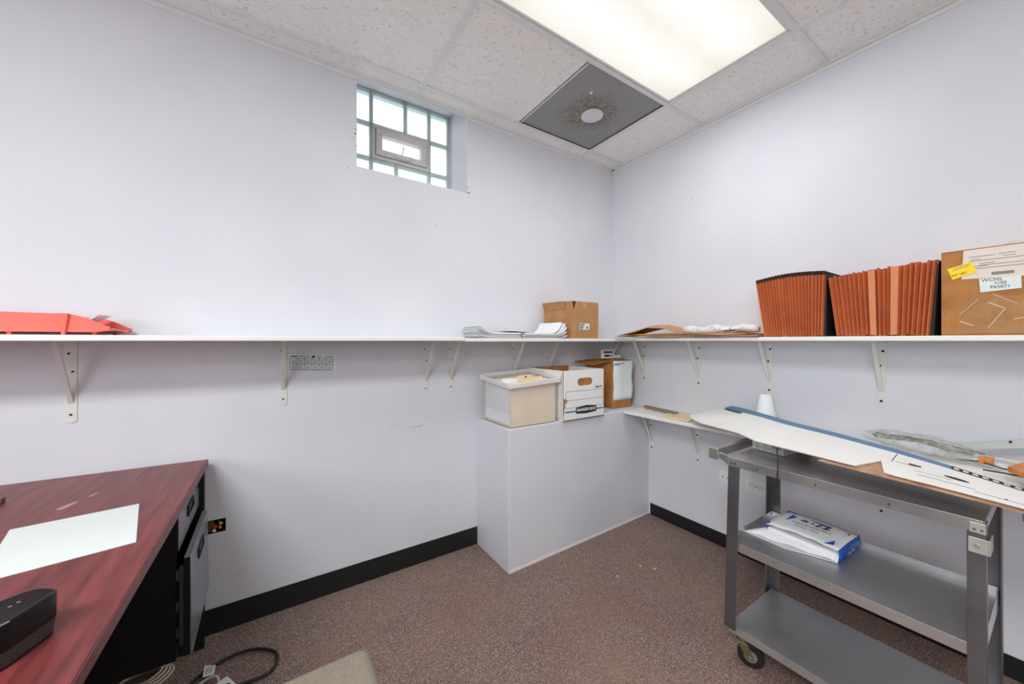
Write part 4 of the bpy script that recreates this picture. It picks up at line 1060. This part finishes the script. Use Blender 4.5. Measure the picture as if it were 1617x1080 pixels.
# opened ream of paper on the middle shelf
ZS = ZM + .0005
rp = thing('paper_ream', (-.52, -1.43, ZS), 'opened blue and white ream of copy paper with loose sheets on the cart middle shelf', 'paper ream')
FLb, FRb, BRb, BLb = Vector((-.612, -1.318, ZS)), Vector((-.622, -1.540, ZS)), Vector((-.425, -1.548, ZS)), Vector((-.412, -1.322, ZS))
HR = .050
st = MB(); up = Vector((0, 0, .030)); ins = [p.lerp((FLb + FRb + BRb + BLb) / 4, .04) for p in (FLb, FRb, BRb, BLb)]
st.hexa([tuple(p) for p in ins], [tuple(p + up) for p in ins]); st.build('sheets', M['paper'], rp)
rows = []
for i in range(13):            # wrapper top, bellied, torn along the front
    u = i / 12; f = FLb.lerp(FRb, u); b = BLb.lerp(BRb, u)
    f = f + Vector((-.006 + .022 * math.sin(PI * u) + .004 * math.sin(u * 21), 0, 0)); r = []
    for j in range(7):
        v = j / 6; p = f.lerp(b, v); p.z = ZS + HR * (.86 + .14 * math.sin(PI * min(1, u * .9 + .05))) + .004 * math.sin(PI * v) - .006 * (1 - v) * math.sin(PI * u) * 1.2
        r.append(tuple(p))
    rows.append(r)
top_rows = rows
MB().surf(rows, .0012).build('wrapper_top', M['paper'], rp, smooth=True)
def side(a, b, mat, name, lip=0):
    rws = []
    for i in range(7):
        u = i / 6; p = a.lerp(b, u); h = HR * .90
        n = (b - a).cross(Vector((0, 0, 1))).normalized()
        rws.append([tuple(p + n * .0005), tuple(p + n * (.003 + .002 * math.sin(u * 6)) + Vector((0, 0, h * .5))), tuple(p + Vector((0, 0, h)))])
    return MB().surf(rws, .001, (0, -1, 0) if abs((b - a).x) > abs((b - a).y) else (1, 0, 0)).build(name, mat, rp, smooth=True)
side(FRb, BRb, M['blue'], 'wrapper_end'); side(BLb, FLb, M['blue'], 'wrapper_end'); side(BRb, BLb, M['blue'], 'wrapper_back')
# torn wrapper lip and loose sheets fanning out in front
MB().surf([[tuple(FLb.lerp(FRb, u) + Vector((-.004 - .052 * (1 - u) ** 1.2, .064 * (1 - u) ** 1.4, .0035 + .006 * math.sin(u * 9) ** 2))) if v == 0 else tuple(FLb.lerp(FRb, u).lerp(BLb.lerp(BRb, u), .12 * v) + Vector((0, 0, .012 + .030 * v * (1 - .4 * math.sin(PI * u))))) for v in (0, .5, 1)] for u in [i / 10 for i in range(11)]], .001).build('torn_lip', M['paper'], rp, smooth=True)
MB().prism([(-.664, -1.255, ZS + .001), (-.672, -1.40, ZS + .001), (-.624, -1.54, ZS + .001), (-.58, -1.50, ZS + .001), (-.56, -1.30, ZS + .001)], (0, 0, .0015)).build('loose_sheet', M['paper'], rp)
def rtop(u, v):
    u = max(0, min(11.999, u * 12)); v = max(0, min(5.999, v * 6)); i, j = int(u), int(v); a, b = u - i, v - j
    p = [Vector(top_rows[x][y]) for x, y in ((i, j), (i + 1, j), (i, j + 1), (i + 1, j + 1))]
    return p[0] * (1 - a) * (1 - b) + p[1] * a * (1 - b) + p[2] * (1 - a) * b + p[3] * a * b
def rpoly(uv, mat, name, lift=.0012):
    MB().prism([tuple(rtop(u, v) + Vector((0, 0, lift))) for u, v in uv], (0, 0, .0004)).build(name, mat, rp)
rpoly([(0, 0.02), (0.018, .02), (.018, .99), (0, .99)], M['blue'], 'blue_print'); 
rpoly([(.13, .80), (.22, .72), (.14, .42)], M['blue'], 'blue_triangle')
rpoly([(.80, .06), (.88, .30), (.91, .12)], M['blue'], 'blue_triangle')
rpoly([(.37, .80), (.70, .80), (.70, .68), (.62, .70)], M['blue'], 'blue_wedge', .0014)
def curve_text(s, size, u, v, mat, sq=1):
    a, b, c = rtop(u, v), rtop(u + .1, v), rtop(u, v + .1)
    text(s, size, tuple(a + Vector((0, 0, .003))), b - a, Vector((.95, 0, .0)), mat, rp, 'lettering', .001, squash=sq)
curve_text('HAMMERMILL', .0195, .52, .42, M['ink'], 1.05); curve_text('Copy Plus', .0175, .48, .29, M['blue_ink'], 1.1)
# striped fish emblem
def ell(cu, cv, ru, rv, mat, name, lift, n=20): rpoly([(cu + ru * math.cos(2 * PI * i / n), cv + rv * math.sin(2 * PI * i / n)) for i in range(n)], mat, name, lift)
ell(.60, .60, .10, .095, M['gold'], 'fish_body', .0026)
rpoly([(.50, .62), (.465, .70), (.475, .60), (.455, .53)], M['ink'], 'fish_tail', .0028)
rpoly([(.53, .53), (.555, .51), (.60, .66), (.575, .69)], M['ink'], 'fish_band', .0032)
rpoly([(.62, .515), (.68, .53), (.70, .60), (.665, .67), (.655, .60)], M['ink'], 'fish_band', .0032)
rpoly([(.66, .60), (.71, .60), (.745, .575), (.70, .565)], M['ink'], 'fish_snout', .0032)
ell(.36, .62, .055, .07, M['grey_ink'], 'round_mark', .0020); ell(.925, .78, .016, .03, M['ink'], 'small_dot', .0020)
rpoly([(.08, .93), (.17, .93), (.17, .90), (.08, .90)], M['grey_ink'], 'printed_line', .0016)
text('Copy Plus', .017, (-.535, -1.5485, ZS + .020), (1, -.04, 0), (0, 0, 1), M['white_ink'], rp, 'lettering', .0045)
MB().box(-.56, -.50, -1.5505, -1.5500, ZS + .033, ZS + .037).build('printed_line', M['slate_blue'], rp)

# ------------------------------------------------------------------ wall fittings
cal = thing('calendar_card', (-2.085, -.001, 1.07), 'small printed year calendar card taped to the back wall below the shelf', 'calendar')
cq = [(-2.188, 1.080), (-1.986, 1.068), (-1.981, 1.150), (-2.185, 1.157)]
card_ = MB().prism([(a, .0004, b) for a, b in cq], (0, -.0020, 0)).build('card', M['label_white'], cal)
def cpt(u, v):
    a = Vector((cq[0][0], 0, cq[0][1])).lerp(Vector((cq[1][0], 0, cq[1][1])), u); b = Vector((cq[3][0], 0, cq[3][1])).lerp(Vector((cq[2][0], 0, cq[2][1])), u)
    p = a.lerp(b, v); p.y = 0; return p
def cqd(u0, u1, v0, v1, mat, name, l=.0020): decal([tuple(cpt(u0, v0)), tuple(cpt(u1, v0)), tuple(cpt(u1, v1)), tuple(cpt(u0, v1))], mat, card_, name, l, (0, -1, 0))
for k in range(7):
    u = .04 + .147 * k; cqd(u - .005, u + .005, .08, .80, M['ink'], 'grid_line')
for v in (.08, .42, .76): cqd(.035, .927, v - .012, v + .012, M['ink'], 'grid_line')
for k in range(6):
    for r_, v in enumerate((.40, .74)):
        u = .055 + .147 * k; 
        for q_ in range(4): cqd(u + .01, u + .11 - .01 * ((k + q_) % 3), v - .10 - .06 * q_, v - .075 - .06 * q_, M['grey_ink'], 'date_row', .0019)
cqd(.05, .18, .86, .92, M['ink'], 'heading'); cqd(.21, .42, .87, .91, M['grey_ink'], 'heading'); cqd(.47, .54, .83, .94, M['ink'], 'heading'); cqd(.58, .66, .86, .92, M['grey_ink'], 'heading'); cqd(.73, .92, .87, .91, M['grey_ink'], 'heading')

def plate(name, y0, y1, z0, z1, label, cat):
    r = thing(name, (0, (y0 + y1) / 2, z0), label, cat)
    MB().box(-.005, 0, y1, y0, z0, z1).build('cover', M['white_plastic'], r, bevel=.0015); return r
p1 = plate('blank_plate', -.822, -.936, .374, .446, 'white blank wall plate with dark screw holes, half behind the cart leg', 'wall plate')
for yy in (-.842, -.870, -.916): MB().cyl((-.0045, yy, .411), (-.0058, yy, .411), .0035, n=10).build('screw', M['slot'], p1)
p2 = plate('power_outlet', -.965, -1.079, .374, .444, 'white duplex power outlet on the right wall behind the cart', 'power outlet')
for yy in (-1.000, -1.044):
    o = MB().cyl((-.005, yy, .410), (-.0072, yy, .410), .0165, n=24).build('socket', M['white_plastic'], p2)
    MB().cyl((-.0062, yy, .410), (-.0066, yy, .410), .0176, n=24).build('outline', M['grey_ink'], o)
    for dz, w_ in ((.006, .008), (-.006, .0065)): MB().box(-.0078, -.0070, yy + .001, yy + .001 + w_, .410 + dz - .0012, .410 + dz + .0012).build('slot', M['slot'], o)
    MB().cyl((-.0070, yy - .009, .410), (-.0078, yy - .009, .410), .0026, n=10).build('slot', M['slot'], o)
MB().cyl((-.005, -1.022, .410), (-.0064, -1.022, .410), .0028, n=10).build('screw', M['slot'], p2)

jb = thing('junction_box', ((JX0 + JX1) / 2, .0, JZ0), 'open electrical box with capped wires in the back wall beside the drawers', 'junction box')
m = MB(); y0, y1 = .002, .05
m.box(JX0, JX1, y1, y1 + .002, JZ0, JZ1); m.box(JX0, JX0 + .002, y0, y1, JZ0, JZ1); m.box(JX1 - .002, JX1, y0, y1, JZ0, JZ1); m.box(JX0 + .002, JX1 - .002, y0, y1, JZ0, JZ0 + .002); m.box(JX0 + .002, JX1 - .002, y0, y1, JZ1 - .002, JZ1)
for (a, b, c_, d) in ((JX1 - .002, JZ1 - .002, -1, -1), (JX1 - .002, JZ0 + .002, -1, 1)):
    m.prism([(a, y0, b), (a + c_ * .014, y0, b), (a, y0, b + d * .014)], (0, .04, 0))
m.build('box', M['slot'], jb)
MB().box(-2.478, -2.452, .004, .012, JZ0 + .006, JZ1 - .006).build('brass_strap', M['brass'], jb, bevel=.001)
for x, z, mt, s in ((-2.446, .437, 'nut_red', 1), (-2.428, .448, 'nut_yellow', 1), (-2.430, .431, 'nut_yellow', .8), (-2.450, .422, 'cream', 1)):
    o = MB().cyl((x, -.002, z), (x - .010, .03, z), .0065 * s, .004, n=12).build('wire_nut', M[mt], jb, bevel=.001)
for z in (.446, .432, .424): MB().tube([(-2.495, .03, z), (-2.475, .014, z + .004), (-2.445, .026, z)], .002, 6).build('wire', M['black_cable'], jb, smooth=True)

# ------------------------------------------------------------------ desk
DZ = .735
dk = thing('office_desk', (-2.9, -.8, -.008), 'dark red mahogany laminate desk with black drawers, at the left wall end', 'desk')
top = [(-2.468, -.036), (-2.500, -1.62), (-3.70, -1.62), (-3.70, -.003), (-3.03, -.003)]
MB().hexa([(a, b, DZ - .027) for a, b in top], [(a, b, DZ) for a, b in top]).build('desktop', M['desk'], dk, bevel=.0015)
MB().prism([(-2.4675, -.034, DZ - .026), (-2.4995, -1.62, DZ - .026), (-2.4995, -1.62, DZ - .001), (-2.4675, -.034, DZ - .001)], (.0012, 0, 0)).build('edge_band', M['desk_edge'], dk)
MB().box(-3.66, -2.475, -.075, -.048, -.008, DZ - .028).build('back_panel', M['black_laminate'], dk)
MB().box(-3.66, -2.535, -1.59, -1.565, -.008, DZ - .028).build('end_panel', M['black_laminate'], dk)
MB().box(-3.69, -3.662, -1.59, -.048, -.008, DZ - .028).build('side_panel', M['black_laminate'], dk)
pd = MB(); px0, px1, py0, py1, pz0, pz1 = -3.00, -2.497, -.470, -.078, .238, DZ - .0275
pd.box(px0, px1, py0, py0 + .016, pz0, pz1); pd.box(px0, px1, py1 - .016, py1, pz0, pz1); pd.box(px0, px0 + .016, py0 + .016, py1 - .016, pz0, pz1); pd.box(px0 + .016, px1, py0 + .016, py1 - .016, pz1 - .016, pz1)
pd.box(px0 + .016, px1 - .02, py0 + .016, py1 - .016, pz0, pz0 + .016)
pd.build('pedestal', M['black_laminate'], dk)
def drawer(x, y0, y1, z0, z1, tilt, hz, box_d):
    f = MB(); f.hexa([(x, y0, z0), (x + .016 + tilt, y0, z0), (x + .016 + tilt, y1, z0), (x, y1, z0)], [(x, y0, z1), (x + .016, y0, z1), (x + .016, y1, z1), (x, y1, z1)])
    o = f.build('drawer', M['charcoal'], dk, bevel=.001)
    MB().box(x + .0005, x + .0150, y0 - .0012, y0, z0 + .001, z1 - .001).build('edge_band', M['black_laminate'], o)
    h = MB(); ym = (y0 + y1) / 2; h = ring(h, 0, 1, 0, 1, .1, 0, 1) if False else h
    for (a0, a1, b0, b1) in ((ym - .055, ym + .055, hz - .018, hz - .013), (ym - .055, ym + .055, hz + .013, hz + .018), (ym - .055, ym - .048, hz - .013, hz + .013), (ym + .048, ym + .055, hz - .013, hz + .013)):
        h.box(x + .0162, x + .0215, a0, a1, b0, b1)
    h.box(x + .0161, x + .0165, ym - .048, ym + .048, hz - .013, hz + .013)
    h.build('pull', M['black_laminate'], o)
    b = MB(); 
    b.box(x - box_d, x, y0 + .03, y0 + .042, z0 + .03, z1 - .05); b.box(x - box_d, x, y1 - .042, y1 - .03, z0 + .03, z1 - .05); b.box(x - box_d, x, y0 + .042, y1 - .042, z0 + .03, z0 + .036)
    b.build('drawer_box', M['black_laminate'], o)
    s = MB(); 
    for zz in (z0 + .05, z0 + .13, z1 - .075): s.box(x - .10, x - .0005, y0 + .020, y0 + .0295, zz, zz + .030)
    s.box(x - .012, x - .0005, y0 + .012, y0 + .022, z0 + .03, z1 - .03)
    s.build('drawer_slide', M['slide'], o, bevel=.001)
    return o
drawer(-2.5065, -.466, -.082, .570, DZ - .034, 0, .640, .30)
drawer(-2.476, -.488, -.112, .254, .556, .004, .500, .30)
MB().cyl((-2.490, -.112, .655), (-2.4885, -.112, .655), .008, n=14).build('lock', M['screw'], dk)

tag(MB().prism([(-2.58, -.459, DZ + .0004), (-2.525, -.743, DZ + .0004), (-2.745, -.783, DZ + .0004), (-2.812, -.487, DZ + .0004)], (0, 0, .0014)).build('paper_sheet', M['paper_desk']), 'blank white paper sheet lying on the red desk', 'paper')
MB().prism([(-2.772, -.378, DZ), (-2.755, -.384, DZ), (-2.742, -.352, DZ), (-2.738, -.330, DZ), (-2.750, -.336, DZ), (-2.764, -.360, DZ)], (0, 0, .0003)).build('scuff', M['scuff'], dk)
MB().prism([(-2.728, -.300, DZ), (-2.722, -.302, DZ), (-2.712, -.270, DZ), (-2.718, -.268, DZ)], (0, 0, .0003)).build('scuff', M['scuff'], dk)
# small black speaker
sp = thing('speaker', (-2.59, -1.08, DZ), 'small black rounded tabletop speaker with dusty grille on the desk edge', 'speaker')
foot = [(-2.579, -1.113), (-2.5555, -1.060), (-2.5535, -1.052), (-2.5545, -1.045), (-2.560, -1.037), (-2.572, -1.028), (-2.585, -1.023), (-2.600, -1.026), (-2.62, -1.040), (-2.655, -1.075), (-2.668, -1.12), (-2.65, -1.145), (-2.61, -1.140), (-2.59, -1.126)]
MB().hexa([(a, b, DZ + .026) for a, b in foot], [(a, b, DZ + .070) for a, b in foot]).build('cabinet', M['gloss_black'], sp, bevel=.004, seg=3)
cxm, cym = -2.605, -1.085
sh = [(cxm + (a - cxm) * .985, cym + (b - cym) * .985) for a, b in foot]; sh2 = [(cxm + (a - cxm) * .93, cym + (b - cym) * .93) for a, b in foot]
MB().hexa([(a, b, DZ + .003) for a, b in sh2], [(a, b, DZ + .026) for a, b in sh]).build('grille', M['mesh_grille'], sp, bevel=.001)
MB().hexa([(a, b, DZ + .0002) for a, b in sh2], [(a, b, DZ + .003) for a, b in sh2]).build('base', M['gloss_black'], sp)
rr = random.Random(2)
for k in range(7):
    u, v = rr.uniform(-2.635, -2.59), rr.uniform(-1.10, -1.06); MB().box(u, u + .004, v, v + .0025, DZ + .0700, DZ + .0706).build('icon', M['grey_ink'], sp)
tag(MB().box(-2.950, -2.921, -.235, -.212, DZ + .0002, DZ + .016).build('red_block', M['desk_edge'], bevel=.002), 'tiny dark red block on the desk at the left frame edge', 'block')

# ------------------------------------------------------------------ floor things
def bez(pts, n=12):
    P = [Vector(p) for p in pts]; out = []
    for i in range(len(P) - 1):
        a, b, c, d = P[max(0, i - 1)], P[i], P[i + 1], P[min(len(P) - 1, i + 2)]
        for k in range(n):
            t = k / n; out.append(.5 * ((2 * b) + (c - a) * t + (2 * a - 5 * b + 4 * c - d) * t * t + (3 * b - a - 3 * c + d) * t ** 3))
    out.append(P[-1]); return [tuple(p) for p in out]
tag(MB().tube(bez([(-2.62, -.52, .0), (-2.56, -.40, .0), (-2.493, -.262, .001), (-2.418, -.207, .004), (-2.32, -.203, .004), (-2.248, -.253, .003), (-2.232, -.312, .003), (-2.262, -.362, .003), (-2.352, -.360, .002), (-2.43, -.335, .003), (-2.52, -.42, .001)]), .0055, 8).build('cable', M['black_cable'], smooth=True), 'black cable looping across the carpet beside the desk', 'cable')
coil = []
for lp in range(4):
    o_ = .010 * lp
    coil += [(-2.74 + o_, -.150 - o_, .004 + .006 * lp), (-2.66, -.118 - .5 * o_, .008 + .006 * lp), (-2.585 - o_, -.116 - o_ * .6, .010 + .007 * lp), (-2.553 - o_, -.158, .008 + .006 * lp), (-2.590 - o_, -.205 + o_ * .5, .004 + .005 * lp), (-2.68, -.215 + o_, .003 + .005 * lp)]
tag(MB().tube(bez(coil, 8), .0042, 8).build('cable', M['beige_cable'], smooth=True), 'coiled beige cable on the carpet under the desk', 'cable')
ps = thing('power_strip', (-2.42, -.32, -.006), 'off-white power strip end with a beige cord on the carpet', 'power strip')
d = Vector((.45, -.89, 0)); n = Vector((.89, .45, 0)); c0 = Vector((-2.405, -.335, -.006)); 
p = [c0 + n * .026, c0 - n * .026, c0 - n * .026 + d * .20, c0 + n * .026 + d * .20]
MB().hexa([tuple(v) for v in p], [tuple(v + Vector((0, 0, .034))) for v in p]).build('body', M['white_plastic'], ps, bevel=.008, seg=3)
for k in range(3):
    q = c0 + d * (.05 + .05 * k) + Vector((0, 0, .034)); MB().cyl(tuple(q), tuple(q + Vector((0, 0, .0012))), .014, n=16).build('socket', M['slot'], ps)
MB().tube(bez([tuple(c0 + Vector((0, 0, .016))), (-2.415, -.305, .022), (-2.45, -.296, .018), (-2.485, -.320, .010), (-2.53, -.38, .0)], 8), .0048, 8).build('cord', M['beige_cable'], ps, smooth=True)
tagm = MB(); tagm.surf([[(-2.458, -.209, .012), (-2.424, -.226, .012)], [(-2.456, -.280, .022), (-2.424, -.287, .022)]], .0008)
o = tagm.build('warning_tag', M['label_white'], ps); o['label'] = 'white warning tag on the cord'
for k in range(4):
    a = Vector((-2.452, -.220, .0142)).lerp(Vector((-2.450, -.272, .0222)), .15 + .22 * k); b = a + Vector((.020, -.008, .0003))
    MB().box(min(a.x, b.x), max(a.x, b.x), a.y - .0045, a.y - .002, a.z, a.z + .0006).build('printed_line', M['grey_ink'], ps)
for x, y, a, l in ((-.744, -.682, .9, 'white paper sliver on the carpet, nearest the cart of three'), (-.572, -.692, .7, 'white paper sliver on the carpet, nearest the ledge of three'), (-.526, -.749, -.4, 'white paper sliver on the carpet, nearest the right wall of three')):
    dx, dy = .009 * math.cos(a), .009 * math.sin(a); px_, py_ = -.0018 * math.sin(a), .0018 * math.cos(a)
    tag(MB().prism([(x - dx - px_, y - dy - py_, -.007), (x + dx - px_, y + dy - py_, -.007), (x + dx + px_, y + dy + py_, -.007), (x - dx + px_, y - dy + py_, -.007)], (0, 0, .002)).build('paper_scrap', M['paper']), l, 'paper scrap', 'paper slivers on the carpet')

# beige upholstered seat
stl = thing('upholstered_stool', (-2.28, -1.22, -.008), 'beige fabric upholstered seat at the bottom frame edge beside the desk', 'stool')
m = MB(); m.box(-2.50, -2.045, -1.44, -.988, .385, .450); m.build('seat', M['fabric'], stl, bevel=.028, seg=5)
MB().box(-2.48, -2.065, -1.42, -1.01, .360, .386).build('seat_frame', M['black_laminate'], stl)
for a in (-2.46, -2.085):
    for b in (-1.40, -1.03):
        MB().cyl((a, b, -.008), (a, b, .361), .011, .014, n=12).build('leg', M['black_laminate'], stl)

# ------------------------------------------------------------------ light
W = bpy.data.worlds.new('daylight'); S.world = W; W.use_nodes = True
bgn = W.node_tree.nodes['Background']; bgn.inputs[0].default_value = (.93, .97, 1, 1); bgn.inputs[1].default_value = 1.7
def area(name, loc, rot, sx, sy, power, col):
    L = bpy.data.lights.new(name, 'AREA'); L.shape = 'RECTANGLE'; L.size = sx; L.size_y = sy; L.energy = power; L.color = col
    o = bpy.data.objects.new(name, L); COL.objects.link(o); o.location = loc; o.rotation_euler = rot; return o
FP = [8.8, 58, 4, 12]; PW = 34
for i, (fx, fy) in enumerate(FIX): area('fluorescent_lamp', (fx, fy, CZ - .004), (0, 0, 0), 1.12, .52, FP[i], (.965, 1, 1))
area('added_window_light', (X0 - .13, -3.15, 1.82), (0, -PI / 2, 0), 1.1, 2.2, PW, (.93, .96, 1))  # lamp in the added, unseen window, to lift right wall and ceiling

# ------------------------------------------------------------------ camera
cd = bpy.data.cameras.new('camera'); cam = bpy.data.objects.new('camera', cd); COL.objects.link(cam)
cd.sensor_width = 36; cd.lens = 36 * 581.4 / 1617; cd.shift_y = -2 / 1617; cd.clip_start = .02
cam.location = (-2.258, -1.980, 1.22); cam.rotation_euler = (PI / 2, 0, -math.radians(33.41))
S.camera = cam
S.view_settings.view_transform = 'Standard'; S.view_settings.look = 'None'; S.view_settings.gamma = 1; S.view_settings.use_curve_mapping = False
S.view_settings.exposure = 0.22
